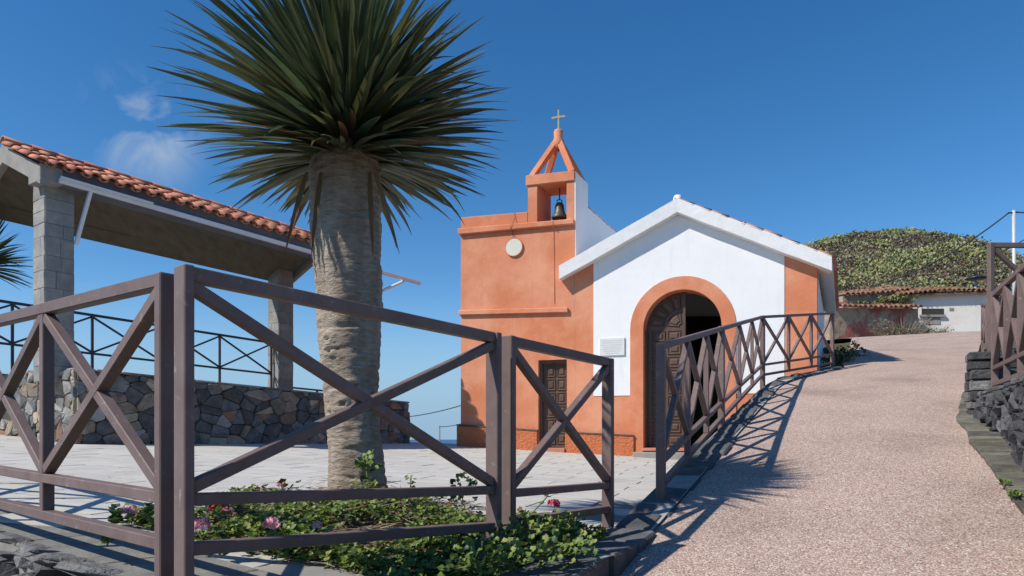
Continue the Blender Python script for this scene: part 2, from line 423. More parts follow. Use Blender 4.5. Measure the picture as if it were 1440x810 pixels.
# bark with stacked leaf-scar rings
def bark_material():
    m, nt, lk, bs = new_mat('ringed_bark')
    tc = nt.new('ShaderNodeTexCoord')
    mp = nt.new('ShaderNodeMapping'); mp.inputs['Scale'].default_value = (8, 8, 24)
    lk.new(tc.outputs['Object'], mp.inputs['Vector'])
    n = nt.new('ShaderNodeTexNoise'); n.inputs['Scale'].default_value = 2.6; n.inputs['Detail'].default_value = 6; n.inputs['Roughness'].default_value = 0.62; n.inputs['Distortion'].default_value = 0.5
    lk.new(mp.outputs[0], n.inputs['Vector'])
    mp2 = nt.new('ShaderNodeMapping'); mp2.inputs['Scale'].default_value = (5, 5, 1.1)
    lk.new(tc.outputs['Object'], mp2.inputs['Vector'])
    n2 = nt.new('ShaderNodeTexNoise'); n2.inputs['Scale'].default_value = 2.0; n2.inputs['Detail'].default_value = 6
    lk.new(mp2.outputs[0], n2.inputs['Vector'])
    r = ramp(nt, [(0.28, (0.17, 0.13, 0.10)), (0.40, (0.36, 0.30, 0.245)), (0.6, (0.46, 0.40, 0.335)), (0.8, (0.58, 0.53, 0.46))])
    lk.new(n.outputs[0], r.inputs[0])
    r2 = ramp(nt, [(0.3, (0.62, 0.56, 0.50)), (0.6, (0.95, 0.92, 0.88)), (0.8, (1.12, 1.08, 1.02))])
    lk.new(n2.outputs[0], r2.inputs[0])
    mx = nt.new('ShaderNodeMix'); mx.data_type = 'RGBA'; mx.blend_type = 'MULTIPLY'; mx.inputs[0].default_value = 1
    lk.new(r.outputs[0], mx.inputs[6]); lk.new(r2.outputs[0], mx.inputs[7])
    lk.new(mx.outputs[2], bs.inputs['Base Color'])
    bs.inputs['Roughness'].default_value = 0.92; bs.inputs['Specular IOR Level'].default_value = 0.2
    b = nt.new('ShaderNodeBump'); b.inputs['Strength'].default_value = 0.9; b.inputs['Distance'].default_value = 0.02
    lk.new(n.outputs[0], b.inputs['Height']); lk.new(b.outputs[0], bs.inputs['Normal'])
    return m
M_bark = bark_material()
def sea_material():
    m, nt, lk, bs = new_mat('sea_water')
    bs.inputs['Base Color'].default_value = (0.03, 0.075, 0.15, 1)
    bs.inputs['Roughness'].default_value = 0.35
    tc = nt.new('ShaderNodeTexCoord')
    n = nt.new('ShaderNodeTexNoise'); n.inputs['Scale'].default_value = 0.004; n.inputs['Detail'].default_value = 8
    lk.new(tc.outputs['Object'], n.inputs['Vector'])
    b = nt.new('ShaderNodeBump'); b.inputs['Strength'].default_value = 0.3; b.inputs['Distance'].default_value = 30
    lk.new(n.outputs[0], b.inputs['Height']); lk.new(b.outputs[0], bs.inputs['Normal'])
    return m
M_sea = sea_material()

# ------------------------------------------------------------------ ground shapes
UX, UY = 0.44, 0.898          # lane direction in plan
def sv(x, y): return (UX * x + UY * y, UY * x - UX * y)
def xy(s, v): return (UX * s + UY * v, UY * s - UX * v)
def zlane(s):
    if s < 12: return -1.27 + 0.1755 * s
    if s < 31.5: return 0.836 + 0.1545 * (s - 12)
    return 3.849 + 0.62 * (1 - math.exp(-(s - 31.5) * 0.06))
def lerp_tab(t, tab):
    if t <= tab[0][0]: return tab[0][1]
    for (a, b), (c, d) in zip(tab, tab[1:]):
        if t <= c: return b + (d - b) * (t - a) / (c - a)
    return tab[-1][1]
def vleft(s): return lerp_tab(s, [(-6, -1.08), (11.2, -1.10), (12.4, -0.98), (14.6, -0.30), (17, -0.3), (31, -0.3), (34, -3.0), (40, -9)])
def vright(s): return lerp_tab(s, [(-6, 0.83), (7, 0.84), (8.2, 0.88), (10.5, 1.2), (12.8, 1.51), (17.6, 2.2), (33.4, 4.4), (40, 9)])
def zfloor(x, y): return -0.67 + 0.022 * y - 0.045 * x

# sea
mk('sea', [(-90000, -30000, -900), (90000, -30000, -900), (90000, 110000, -900), (-90000, 110000, -900)], [(0, 1, 2, 3)], M_sea)['kind'] = 'structure'

# terrain sheet under everything
def zground(s, v):
    if v > vright(s) + 0.40:
        base = zlane(s)
        if s < 8.6: base = max(base, 0.33)
        return base - 0.02
    if v > vleft(s) - 0.05: return zlane(s) - 0.12
    d = vleft(s) - v
    if s > 14.9 and v > -1.6: return zlane(s) - 0.2
    if s > 17: return zlane(s) - 0.25 - 0.9 * max(0, d - 3.0)
    return min(zlane(s), -0.5) - 0.75 - 0.45 * max(0, d - 4)
gs = [-14 + i * 0.8 for i in range(48)] + [24.5 + i * 2.2 for i in range(34)]
gv = [-70, -50, -36, -26, -20, -15, -11, -8, -5, -3, -2, -1.45, -1.3, -1.1, -0.6, 0, 0.5, 0.8, 1.05, 1.16, 1.5, 1.9, 2.4, 3, 3.8, 4.7, 6, 9, 14, 20, 30, 45, 60, 90]
vs = []; fs = []
for s in gs:
    for v in gv:
        x, y = xy(s, v)
        h = zground(s, v)
        if s > 33: h -= 0.0
        if v < -10 or s > 60: h -= 0.0
        vs.append((x, y, h))
nv = len(gv)
for i in range(len(gs) - 1):
    for j in range(nv - 1):
        fs.append((i * nv + j, i * nv + j + 1, (i + 1) * nv + j + 1, (i + 1) * nv + j))
mk('ground', vs, fs, M_grass)['kind'] = 'structure'

# lane
vs = []; fs = []; NS = 120; NW = 8
for i in range(NS + 1):
    s = -5 + 43 * i / NS
    jl = 0.035 * mnoise.noise((s * 2.3, 0, 0)); jr = 0.035 * mnoise.noise((s * 2.1, 7, 0))
    for k in range(NW + 1):
        t = k / NW
        v = (vleft(s) + jl) * (1 - t) + (vright(s) + jr) * t
        x, y = xy(s, v)
        vs.append((x, y, zlane(s) + 0.012 * mnoise.noise((x * 0.8, y * 0.8, 0)) - 0.03 * (2 * t - 1) ** 4 * 0.4))
for i in range(NS):
    for k in range(NW):
        a = i * (NW + 1) + k
        fs.append((a, a + 1, a + NW + 2, a + NW + 1))
mk('lane', vs, fs, M_lane, smooth=True)['kind'] = 'structure'

# ------------------------------------------------------------------ chapel frame of reference
RC = Vector((5.75, 13.4, 0))
FA = Vector((-0.951, 0.309, 0))          # along the facade, leftwards
FN = Vector((-0.309, -0.951, 0))         # out of the facade
FD = Vector((0.4226, 0.9063, 0))         # back into the building
def CH(a, q, z): return RC + FA * a + FD * q + Vector((0, 0, z))
def CF(a, out, z): return RC + FA * a + FN * out + Vector((0, 0, z))

# terrace: mortar bed plus slabs
terr_poly = []
for s in (-1.5, 0, 2, 4, 6, 8, 10, 12, 13.2): terr_poly.append(xy(s, -1.2))
terr_poly += [(5.9, 13.6), (6.3, 15.5), (2.5, 16.8), (-1.0, 17.3), (-2.4, 17.0), (-3.5, 17.5), (-7, 14), (-10.5, 13.0), (-10.5, 9), (-6.2, 6.4), (-1.05, 2.22)]
# edge along the left fence and the corner
terr_poly = [p for p in terr_poly if not (sv(*p)[0] < 1.9 and sv(*p)[1] > -1.3)]
tv = [(x, y, zfloor(x, y) - 0.012) for x, y in terr_poly]
n = len(tv)
tv += [(x, y, -2.6) for x, y in terr_poly]
bm = bmesh.new()
A = [bm.verts.new(p) for p in tv[:n]]; B = [bm.verts.new(p) for p in tv[n:]]
bm.faces.new(A)
for i in range(n):
    j = (i + 1) % n
    bm.faces.new((A[j], A[i], B[i], B[j]))
bmesh.ops.recalc_face_normals(bm, faces=bm.faces)
terrace = from_bm('terrace', bm, M_joint); terrace['kind'] = 'structure'
# slabs laid parallel with the chapel front
SLW, SLD, GAP = 0.80, 0.40, 0.009
cand = []
fx, fn = FA, FN
o0 = Vector((0.5, 4.0, 0))
for r in range(-14, 38):
    off = (r % 2) * 0.4 + random.uniform(-0.05, 0.05)
    for c in range(-16, 24):
        u0 = c * SLW + off; w0 = -r * SLD
        cs = [o0 + fx * (u0 + du) + fn * (w0 + dw) for du, dw in ((GAP, GAP), (SLW - GAP, GAP), (SLW - GAP, SLD - GAP), (GAP, SLD - GAP))]
        cx = sum(p.x for p in cs) / 4; cy = sum(p.y for p in cs) / 4
        if not all(inpoly(p.x, p.y, terr_poly) for p in cs): continue
        if cy < 1.8: continue
        px = 720 + 1000 * cx / cy
        if px < -160 or px > 1150: continue
        cand.append((cy, cs))
cand.sort(key=lambda t: t[0])
rest = bmesh.new()
for i, (cy, cs) in enumerate(cand):
    dz = random.uniform(0, 0.004)
    pts = [Vector((p.x, p.y, zfloor(p.x, p.y) - 0.012)) for p in cs]
    if i < 290:
        prism('paving_slab', pts, Vector((0, 0, 0.012 + dz)), M_pave, terrace)
    else:
        add_prism(rest, pts, Vector((0, 0, 0.012 + dz)))
if rest.verts:
    from_bm('paving_slabs_beyond', rest, M_pave, terrace)['kind'] = 'stuff'

# ------------------------------------------------------------------ stones
def clip_half(poly, p, nrm):
    out = []
    for i in range(len(poly)):
        a, b = poly[i], poly[(i + 1) % len(poly)]
        da = (a - p).dot(nrm); db = (b - p).dot(nrm)
        if da <= 0: out.append(a)
        if da * db < 0: out.append(a + (b - a) * (da / (da - db)))
    return out

def cells(poly, size, aspect, jit, vary=0.38):
    poly = [Vector((a, b, 0)) for a, b in poly]
    x0 = min(p.x for p in poly); x1 = max(p.x for p in poly); y0 = min(p.y for p in poly); y1 = max(p.y for p in poly)
    sx, sy = size * aspect, size
    seeds = []
    ny = max(1, round((y1 - y0) / sy)); nx = max(1, round((x1 - x0) / sx))
    for j in range(-1, ny + 1):
        for i in range(-1, nx + 1):
            if random.random() < 0.17: continue
            k = 2 if random.random() < vary else 1
            for _ in range(k):
                seeds.append(Vector((x0 + (i + 0.5 + (0.5 if j % 2 else 0) + random.uniform(-jit, jit)) * (x1 - x0) / nx,
                                     y0 + (j + 0.5 + random.uniform(-jit, jit)) * (y1 - y0) / ny, 0)))
    out = []
    for i, s in enumerate(seeds):
        c = poly
        for k, t in enumerate(seeds):
            if k == i or abs(t.x - s.x) > 3.2 * sx or abs(t.y - s.y) > 3.2 * sy: continue
            d = t - s
            # stretch metric so that cells lie flat
            m = Vector((d.x / (aspect ** 2), d.y, 0))
            if m.length < 1e-6: continue
            c = clip_half(c, (s + t) / 2, m)
            if len(c) < 3: break
        if len(c) >= 3:
            area = abs(sum(c[q].x * c[(q + 1) % len(c)].y - c[(q + 1) % len(c)].x * c[q].y for q in range(len(c)))) / 2
            if area > 0.08 * sx * sy: out.append(c)
    return out

def stone_face(parent, name, O, U, W, N, poly, size, mats, aspect=1.3, jit=0.36, gap=0.012, depth=(0.02, 0.07), rough=0.012, weights=None, maxn=300, chamf=0.2, top=0.9, vary=0.38, tilt=0.18):
    """lay separate stones on the plane O + u*U + w*W, standing out along N"""
    O, U, W, N = Vector(O), Vector(U).normalized(), Vector(W).normalized(), Vector(N).normalized()
    for c in cells(poly, size, aspect, jit, vary)[:maxn]:
        cen = sum(c, Vector()) / len(c)
        ring = []
        L = len(c)
        for i in range(L):
            p, a, b = c[i], c[i - 1], c[(i + 1) % L]
            ka = min(0.33, chamf * size / max((a - p).length, 1e-4)); kb = min(0.33, chamf * size / max((b - p).length, 1e-4))
            ring.append(p + (a - p) * ka); ring.append(p + (b - p) * kb)
        R = max((p - cen).length for p in ring)
        k0 = max(0.5, 1 - gap / R * 1.2)
        d = random.uniform(*depth)
        tx, ty = random.uniform(-tilt, tilt), random.uniform(-tilt, tilt)
        vs, fs = [], []
        n = len(ring)
        layers = ((k0, -0.03, 0), (k0 * 0.985, d * 0.55, 0.3), (k0 * top, d, 1.0))
        for kk, dd, jj in layers:
            for p in ring:
                q = cen + (p - cen) * kk
                hh = dd + (q - cen).x * tx * (jj > 0) + (q - cen).y * ty * (jj > 0) + random.uniform(-rough, rough) * jj
                vs.append(O + U * q.x + W * q.y + N * hh)
        vs.append(O + U * cen.x + W * cen.y + N * (d + random.uniform(0, rough * 1.5)))
        for l in range(2):
            for i in range(n):
                j = (i + 1) % n
                fs.append((l * n + i, l * n + j, (l + 1) * n + j, (l + 1) * n + i))
        for i in range(n): fs.append((2 * n + i, 2 * n + (i + 1) % n, 3 * n))
        m = random.choices(mats, weights)[0] if weights else random.choice(mats)
        o = mk(name, vs, fs, m, parent)
        bmx = bmesh.new(); bmx.from_mesh(o.data); bmesh.ops.recalc_face_normals(bmx, faces=bmx.faces)
        # open back: make sure normals look outward
        f = max(bmx.faces, key=lambda f: abs(f.normal.dot(N)))
        if f.normal.dot(N) < 0: bmesh.ops.reverse_faces(bmx, faces=bmx.faces)
        bmx.to_mesh(o.data); bmx.free()
        for pl in o.data.polygons: pl.use_smooth = False

# ------------------------------------------------------------------ kerb on the left of the lane
kerb = tag(bpy.data.objects.new('kerb', None), None, None, None, 'structure'); COL.objects.link(kerb)
def kz(s): return max(zlane(s) + 0.02, min(zfloor(*xy(s, -1.25)) + 0.035, zlane(s) + 0.40))
s = 2.35
while s < 14.4:
    ln = random.uniform(0.24, 0.42)
    s1 = s + ln
    ol = 0.02 * random.uniform(-1, 1); orr = 0.03 * random.uniform(-1, 1)
    def pt(ss, side, dz):
        vv = (vleft(ss) + 0.03 + orr) if side else (vleft(ss) - 0.215 + ol)
        x, y = xy(ss, vv); return Vector((x, y, kz(ss) + dz))
    g = 0.010
    dz = random.uniform(-0.012, 0.014)
    pts = [pt(s + g, 0, dz), pt(s1 - g, 0, dz + random.uniform(-.006, .006)), pt(s1 - g, 1, dz - 0.01), pt(s + g, 1, dz - 0.01)]
    prism('kerb_stone', pts, (0, 0, -0.5), M_kerb, kerb, bevel=0.012)
    s = s1
# light mortar bed below the kerb stones
vs = []; fs = []
for i in range(41):
    s = 2.35 + 12.0 * i / 40
    for vv in (vleft(s) - 0.205, vleft(s) + 0.02):
        x, y = xy(s, vv); vs.append((x, y, kz(s) - 0.012))
for i in range(40): fs.append((2 * i, 2 * i + 1, 2 * i + 3, 2 * i + 2))
M_lmortar = surf('light_mortar', [(0.3, (0.30, 0.29, 0.27)), (0.7, (0.42, 0.41, 0.385))], scale=9, rough=1, bump=0.4, spec=0.1)
mk('mortar_bed', vs, fs, M_lmortar, kerb)

# gutter strip on the right
gut = tag(bpy.data.objects.new('gutter', None), None, None, None, 'structure'); COL.objects.link(gut)
s = 1.6
while s < 17.4:
    ln = random.uniform(0.13, 0.26) if s < 9 else random.uniform(0.3, 0.5)
    s1 = s + ln
    pts = []
    for ss, t in ((s + .012, 0), (s1 - .012, 0), (s1 - .012, 1), (s + .012, 1)):
        vv = vright(ss) + (-0.03 + 0.035 * mnoise.noise((ss * 1.7, 2, 0)) + 0.006 * random.uniform(-1, 1) if t == 0 else 0.24)
        x, y = xy(ss, vv); pts.append(Vector((x, y, zlane(ss) + 0.016 + random.uniform(-.008, .008))))
    prism('gutter_stone', pts, (0, 0, -0.12), M_gutter, gut, bevel=0.006)
    s = s1

# ------------------------------------------------------------------ fences
def fence(name, label, E0, E1, zt, zm, zb, zbase, nsub, post=(0.045, 0.056), rail=0.046, thick=0.05, ends=(1, 1), group=None, mat=None, mids_down=False, cat='fence', nodiag=False):
    """frame fence: end posts, top, middle and bottom rails, inner uprights and crossed braces between top and middle rail"""
    mat = mat or M_fence
    a, b = Vector((E0[0], E0[1], 0)), Vector((E1[0], E1[1], 0))
    d = (b - a).normalized(); L = (b - a).length
    nrm = Vector((d.y, -d.x, 0))
    def P(t, zz): return a + (b - a) * t + Vector((0, 0, zz[0] + (zz[1] - zz[0]) * t))
    o = thing(name, P(0.5, zbase), label, cat, group)
    pw, pt = post
    e = pw / 2 / L
    for i, t in enumerate((e, 1 - e)):
        if ends[i]:
            beam('post', P(t, zbase), P(t, zt) + Vector((0, 0, 0.0)), pt, pw, nrm, mat, o, 0.004)
    t0, t1 = 2 * e, 1 - 2 * e
    up = Vector((0, 0, 1))
    hz = rail / 2
    sag = lambda: random.uniform(-0.003, 0.003)
    beam('top_rail', P(t0, zt) - up * hz, P(t1, zt) - up * hz, thick, rail, nrm, mat, o)
    beam('middle_rail', P(t0, zm) - up * hz, P(t1, zm) - up * hz, thick * 0.98, rail * 0.85, nrm, mat, o)
    beam('bottom_rail', P(t0, zb) - up * hz, P(t1, zb) - up * hz, thick * 0.98, rail * 0.9, nrm, mat, o)
    ts = [t0 + (t1 - t0) * i / nsub for i in range(nsub + 1)]
    w2 = pw * 0.95
    for t in ts[1:-1]:
        zlow = zb
        beam('upright', P(t, zb) - up * 0.004, P(t, zt) - up * rail, thick * 0.94, w2, nrm, mat, o)
    for q in range(nsub):
        ta, tb = ts[q], ts[q + 1]
        ia = (w2 / 2 / L) if q > 0 else 0
        ib = (w2 / 2 / L) if q < nsub - 1 else 0
        ta += ia; tb -= ib
        k = rail * 0.5
        beam('brace', P(ta, zm) + up * (k * 0.6), P(tb, zt) - up * (rail + k * 0.6), thick * 0.90, rail * 0.88, nrm, mat, o)
        # second brace in two halves so they butt at the crossing
        p0 = P(ta, zt) - up * (rail + k * 0.6); p1 = P(tb, zm) + up * (k * 0.6)
        beam('brace', p0, p1, thick * 0.84, rail * 0.88, nrm, mat, o)
    return o

LBL = 'brown steel tube fence '
# left of the corner
L0, LD = Vector((-1.142, 2.365, 0)), Vector((-0.776, 0.63, 0))
Lend = L0 + LD * 4.36
fence('steel_fence', LBL + 'along the rough lava retaining wall, left of the corner post pair', (Lend.x, Lend.y), (L0.x, L0.y), (0.63, 0.535), (-0.10, -0.19), (-0.27, -0.345), (-0.40, -0.52), 4, post=(0.043, 0.058))
fence('steel_fence', LBL + 'with one wide cross, in front of the dragon tree and flowers', (-1.06, 2.262), (-0.075, 3.375), (0.537, 0.475), (-0.186, -0.243), (-0.345, -0.415), (-0.56, -0.62), 1, post=(0.034, 0.078))
fence('steel_fence', LBL + 'with one tall cross, ending by the gap to the lane', (-0.028, 3.46), (0.59, 4.30), (0.478, 0.452), (-0.268, -0.287), (-0.415, -0.43), (-0.66, -0.61), 1, post=(0.040, 0.066))
# along the lane
p1, p2, p3, p4 = (0.985, 4.73), (2.18, 7.4), (4.01, 11.4), (6.0, 13.3)
z1, z2, z3, z4 = -0.449, 0.067, 0.844, 1.224
H = 1.05
for nm, a, b, za, zb_ in (('lower flight, beside the gap in the terrace edge', p1, p2, z1, z2), ('middle flight, in front of the chapel door', p2, p3, z2, z3), ('top flight, bending in front of the orange pilaster', p3, p4, z3, z4)):
    o = fence('steel_fence', 'brown lane fence climbing the slope, ' + nm, a, b, (za + H, zb_ + H), (za + 0.28, zb_ + 0.28), (za + 0.12, zb_ + 0.12), (za - 0.12, zb_ - 0.12), 3, post=(0.05, 0.06), thick=0.048, rail=0.044)
# right side
fence('steel_fence', LBL + 'standing on the low dark dry stone wall', (4.66, 6.87), (3.42, 4.42), (1.37, 1.27), (0.655, 0.63), (0.50, 0.475), (0.36, 0.36), 4, post=(0.05, 0.06))
fence('steel_fence', LBL + 'raised on the higher stone pier behind the dry stone wall', (4.745, 7.08), (6.5, 7.22), (1.90, 1.93), (1.15, 1.17), (1.0, 1.02), (0.79, 0.80), 2, post=(0.045, 0.055))
fence('steel_fence', LBL + 'farther up the lane beyond the stone pier', (7.65, 11.45), (9.0, 13.6), (2.10, 2.50), (1.4, 1.8), (1.2, 1.6), (0.9, 1.3), 2)

# ------------------------------------------------------------------ dry stone wall on the right
dw = thing('dry_stone_wall', (3.9, 5.6, -0.2), 'low dark grey dry stone wall on the right edge of the lane', 'wall')
fa, fb = Vector((*xy(2.9, 1.05), 0)), Vector((*xy(8.25, 1.06), 0))
dU = (fb - fa).normalized(); dN = Vector((-dU.y, dU.x, 0)); dL = (fb - fa).length
poly = [(0, zlane(2.9) - 0.1), (dL, zlane(8.25) - 0.1), (dL, 0.36), (0, 0.36)]
base3 = lambda u, w: fa + dU * u + Vector((0, 0, w))
prism('core', [base3(u, w) + dN * -0.02 for u, w in poly], -dN * 0.3, M_mortar, dw)
stone_face(dw, 'stone', fa, dU, (0, 0, 1), dN, poly, 0.15, LV, aspect=1.3, jit=0.42, gap=0.012, depth=(0.02, 0.08), rough=0.02, weights=(3, 4, 2))
# flat cap stones along its top
u = 0
while u < dL - 0.05:
    l = min(random.uniform(0.18, 0.34), dL - u)
    prism('cap_stone', [base3(u + .006, 0.362) + dN * 0.03, base3(u + l - .006, 0.362) + dN * random.uniform(0.02, .05), base3(u + l - .006, 0.36) - dN * 0.30, base3(u + .006, 0.36) - dN * 0.30], (0, 0, random.uniform(0.03, 0.05)), random.choice(LV), dw, bevel=0.01)
    u += l
# pier with the raised fence
pier = thing('stone_pier', (4.75, 7.05, 0.05), 'squat pier of stacked dark stones at the end of the dry stone wall', 'pier')
pc = fb + dU * 0.13
z = zlane(8.2) - 0.05
while z < 0.80:
    h = random.uniform(0.07, 0.13)
    w = 0.17 + random.uniform(-0.015, 0.015)
    ang = random.uniform(-0.06, 0.06)
    d1 = Matrix.Rotation(ang, 3, 'Z') @ dU; n1 = Matrix.Rotation(ang, 3, 'Z') @ dN
    c = pc + Vector((0, 0, z))
    for a0, a1 in ((-w, random.uniform(-0.03, 0.03)), (0.04, w)):
        prism('stone', [c + d1 * a0 + n1 * 0.10, c + d1 * (a1 - .008) + n1 * random.uniform(.08, .12), c + d1 * (a1 - .008) - n1 * 0.32, c + d1 * a0 - n1 * 0.32], (0, 0, h - 0.008), random.choice(LV), pier, bevel=0.007)
    z += h
# upper stretch of the wall following the lane
w2 = thing('dry_stone_wall', (7.3, 11.0, 0.8), 'upper stretch of dark dry stone wall beyond the stone pier', 'wall')
fa2, fb2 = Vector((4.80, 7.12, 0)), Vector((10.2, 14.9, 0))
U2 = (fb2 - fa2).normalized(); N2 = Vector((-U2.y, U2.x, 0)); L2 = (fb2 - fa2).length
zz = lambda p: zlane(sv(p.x, p.y)[0])
pl2 = [(0, zz(fa2) - 0.1), (L2, zz(fb2) - 0.1), (L2, zz(fb2) + 0.55), (0, zz(fa2) + 0.6)]
prism('core', [fa2 + U2 * u + Vector((0, 0, w)) - N2 * 0.02 for u, w in pl2], -N2 * 0.3, M_mortar, w2)
stone_face(w2, 'stone', fa2, U2, (0, 0, 1), N2, pl2, 0.2, LV, aspect=1.4, gap=0.014, depth=(0.02, 0.06), rough=0.015)

# ------------------------------------------------------------------ lava retaining wall, lower left
M_cope = surf('coping_stone', [(0.3, (0.16, 0.155, 0.14)), (0.7, (0.26, 0.255, 0.235))], scale=6, rough=0.92, bump=0.7, bscale=20, bdist=0.015, rnd=0.1, spec=0.2, blotch=((0.36, 0.31, 0.20), 4.5, 0.55, 0.72, 0.6))
rw = thing('lava_retaining_wall', (-2.2, 3.0, -0.9), 'rough dark lava rock retaining wall under the left fence', 'wall')
fr = -Vector((LD.y, -LD.x, 0)).normalized()
if fr.y > 0: fr = -fr
oA = L0 - LD * 0.5; LW = 5.3
def rwp(u, out, z): return oA + LD * u + fr * out + Vector((0, 0, z))
zc0, zc1 = -0.535, -0.41            # coping height, near end to far end
cz = lambda u: zc0 + (zc1 - zc0) * u / LW
prism('core', [rwp(0, 0.25, -1.5), rwp(0, 0.02, zc0 - 0.02), rwp(0, -0.42, zc0 - 0.02), rwp(0, -0.42, -1.5)], LD * LW + Vector((0, 0, zc1 - zc0)), M_mortar, rw)
u = 0.0
while u < LW - 0.05:
    l = min(random.uniform(0.45, 0.8), LW - u)
    pts = [rwp(u + .004, 0.035 + random.uniform(-.025, .015), cz(u)), rwp(u + l - .004, 0.035 + random.uniform(-.025, .015), cz(u + l)), rwp(u + l - .004, -0.40, cz(u + l)), rwp(u + .004, -0.40, cz(u))]
    prism('coping_slab', pts, (0, 0, -0.03), M_cope, rw, bevel=0.008)
    u += l
face_up = (Vector((0, 0, 1)) * 0.95 - fr * 0.22).normalized()
fN = (fr * 0.95 + Vector((0, 0, 1)) * 0.22).normalized()
Oq = rwp(0, 0.255, -1.5) - fN * 0.02
hgt = 1.02
stone_face(rw, 'lava_block', Oq, LD, face_up, fN, [(0, 0.3), (LW, 0.42), (LW, hgt + 0.12), (0, hgt - 0.01)], 0.17, LV, aspect=1.35, jit=0.42, gap=0.016, depth=(0.02, 0.11), rough=0.035, weights=(1, 3, 5))

# coping on the inner side of the corner panel
cop = thing('edge_coping', (-0.7, 2.8, -0.6), 'flat grey concrete edging slabs at the foot of the corner post pair', 'edging')
cd = Vector((0.663, 0.749, 0)); cn = Vector((0.749, -0.663, 0))
c0 = Vector((-1.20, 2.12, 0))
for i in range(3):
    u0, u1 = i * 0.52, i * 0.52 + 0.51
    q = [c0 + cd * u0 + cn * 0.10, c0 + cd * u1 + cn * 0.10, c0 + cd * u1 - cn * 0.46, c0 + cd * u0 - cn * 0.46]
    prism('coping_slab', [Vector((p.x, p.y, -0.535 - 0.02 * i)) for p in q], (0, 0, -0.05), M_conc, cop, bevel=0.008)
lo = thing('edging_rocks', (-0.5, 2.4, -1.0), 'dark rock footing below the planted corner of the terrace', 'wall')
e0 = Vector((-1.35, 1.95, -1.35))
stone_face(lo, 'rock', e0, cd, (0, 0, 1), cn, [(0, 0), (2.6, 0.25), (2.6, 0.78), (0, 0.76)], 0.18, LV, aspect=1.3, depth=(0.02, 0.08), rough=0.03)
prism('core', [e0 - cn * .02, e0 + cd * 2.6 - cn * .02 + Vector((0, 0, .2)), e0 + cd * 2.6 - cn * .02 + Vector((0, 0, .74)), e0 - cn * .02 + Vector((0, 0, .74))], -cn * 0.35, M_mortar, lo)

# ------------------------------------------------------------------ tiles
def tile_mesh(name, mat, length=0.42, r0=0.095, r1=0.078, th=0.014, n=7):
    """curved clay tile lying along +X, hollow side down, wide end at x=0"""
    vs, fs = [], []
    for x, r in ((0, r0), (length, r1)):
        for rr in (r, r - th):
            for k in range(n + 1):
                a = math.pi * (0.06 + 0.88 * k / n)
                vs.append((x, -math.cos(a) * rr, math.sin(a) * rr * 0.86 - 0.02))
    m = n + 1
    for k in range(n):
        fs.append((k, k + 1, 2 * m + k + 1, 2 * m + k))
        fs.append((m + k + 1, m + k, 3 * m + k, 3 * m + k + 1))
        fs.append((k + 1, k, m + k, m + k + 1))
        fs.append((2 * m + k, 2 * m + k + 1, 3 * m + k + 1, 3 * m + k))
    fs.append((0, 2 * m, 3 * m, m)); fs.append((m - 1, 2 * m - 1, 4 * m - 1, 3 * m - 1))
    me = bpy.data.meshes.new(name); me.from_pydata(vs, [], fs); me.materials.append(mat)
    bmx = bmesh.new(); bmx.from_mesh(me); bmesh.ops.recalc_face_normals(bmx, faces=bmx.faces); bmx.to_mesh(me); bmx.free()
    for p in me.polygons: p.use_smooth = len(p.vertices) == 4 and abs(p.normal.x) < 0.5
    return me
T_cover = tile_mesh('cover_tile', M_tile)
T_pan = tile_mesh('pan_tile', M_tile, r0=0.078, r1=0.09)
T_ridge = tile_mesh('ridge_tile', M_tile, length=0.44, r0=0.12, r1=0.10)

def frame(p, x, z):
    x = Vector(x).normalized(); z = Vector(z); z = (z - x * z.dot(x)).normalized(); y = z.cross(x)
    m = Matrix((x, y, z)).transposed().to_4x4(); m.translation = p
    return m
def place(name, me, p, x, z, parent, jit=0.0, sc=1.0):
    o = link(name, me, parent)
    x = Vector(x).normalized()
    if jit:
        x = x + Vector((random.uniform(-jit, jit), random.uniform(-jit, jit), random.uniform(-jit, jit) * 0.6)); 
        z = Vector(z) + Vector((random.uniform(-jit, jit), random.uniform(-jit, jit), 0))
    o.matrix_local = Matrix.Translation(-wloc(parent)) @ frame(p, x, z) @ Matrix.Scale(sc, 4)
    return o

# ------------------------------------------------------------------ chapel
ch = thing('chapel', CH(3.6, 2, -0.5), 'small orange and white chapel with a bell tower and white gable', 'chapel')
UPV = Vector((0, 0, 1))
# nave front with the arched doorway
AC, AZ, RI, RO = 2.485, 2.11, 0.76, 1.03
sl = 0.484
ZAP = 4.36        # underside of the rake at the apex
def arc(r, a0, a1, n=20, ac=AC):
    return [(ac + r * math.cos(t), AZ + r * math.sin(t)) for t in [a0 + (a1 - a0) * i / n for i in range(n + 1)]]
def zr(a): return ZAP - sl * abs(a - 2.56)
prof = [(0, -1.0), (AC - RI, -1.0)] + arc(RI, math.pi, 0)[0:0] + [(p[0], p[1]) for p in arc(RI, math.pi, 0)] + [(AC + RI, -1.0), (4.66, -1.0), (4.66, zr(4.66)), (2.56, ZAP), (0, zr(0))]
bm = bmesh.new(); add_prism(bm, [CF(a, 0, z) for a, z in prof], FD * 0.42)
front = from_bm('front_wall', bm, M_orange, ch)
# white field of the front, standing a little proud
wf = [(0.578, 0.78), (AC - RO, 0.78)] + arc(RO, math.pi, 0) + [(AC + RO, 0.78), (4.27, 0.78), (4.27, zr(4.27)), (2.56, ZAP - 0.002), (0.578, zr(0.578))]
prism('white_plaster_field', [CF(a, 0.012, z) for a, z in wf], -FN * 0.02, M_white, front)
tr = wf[3:-3]
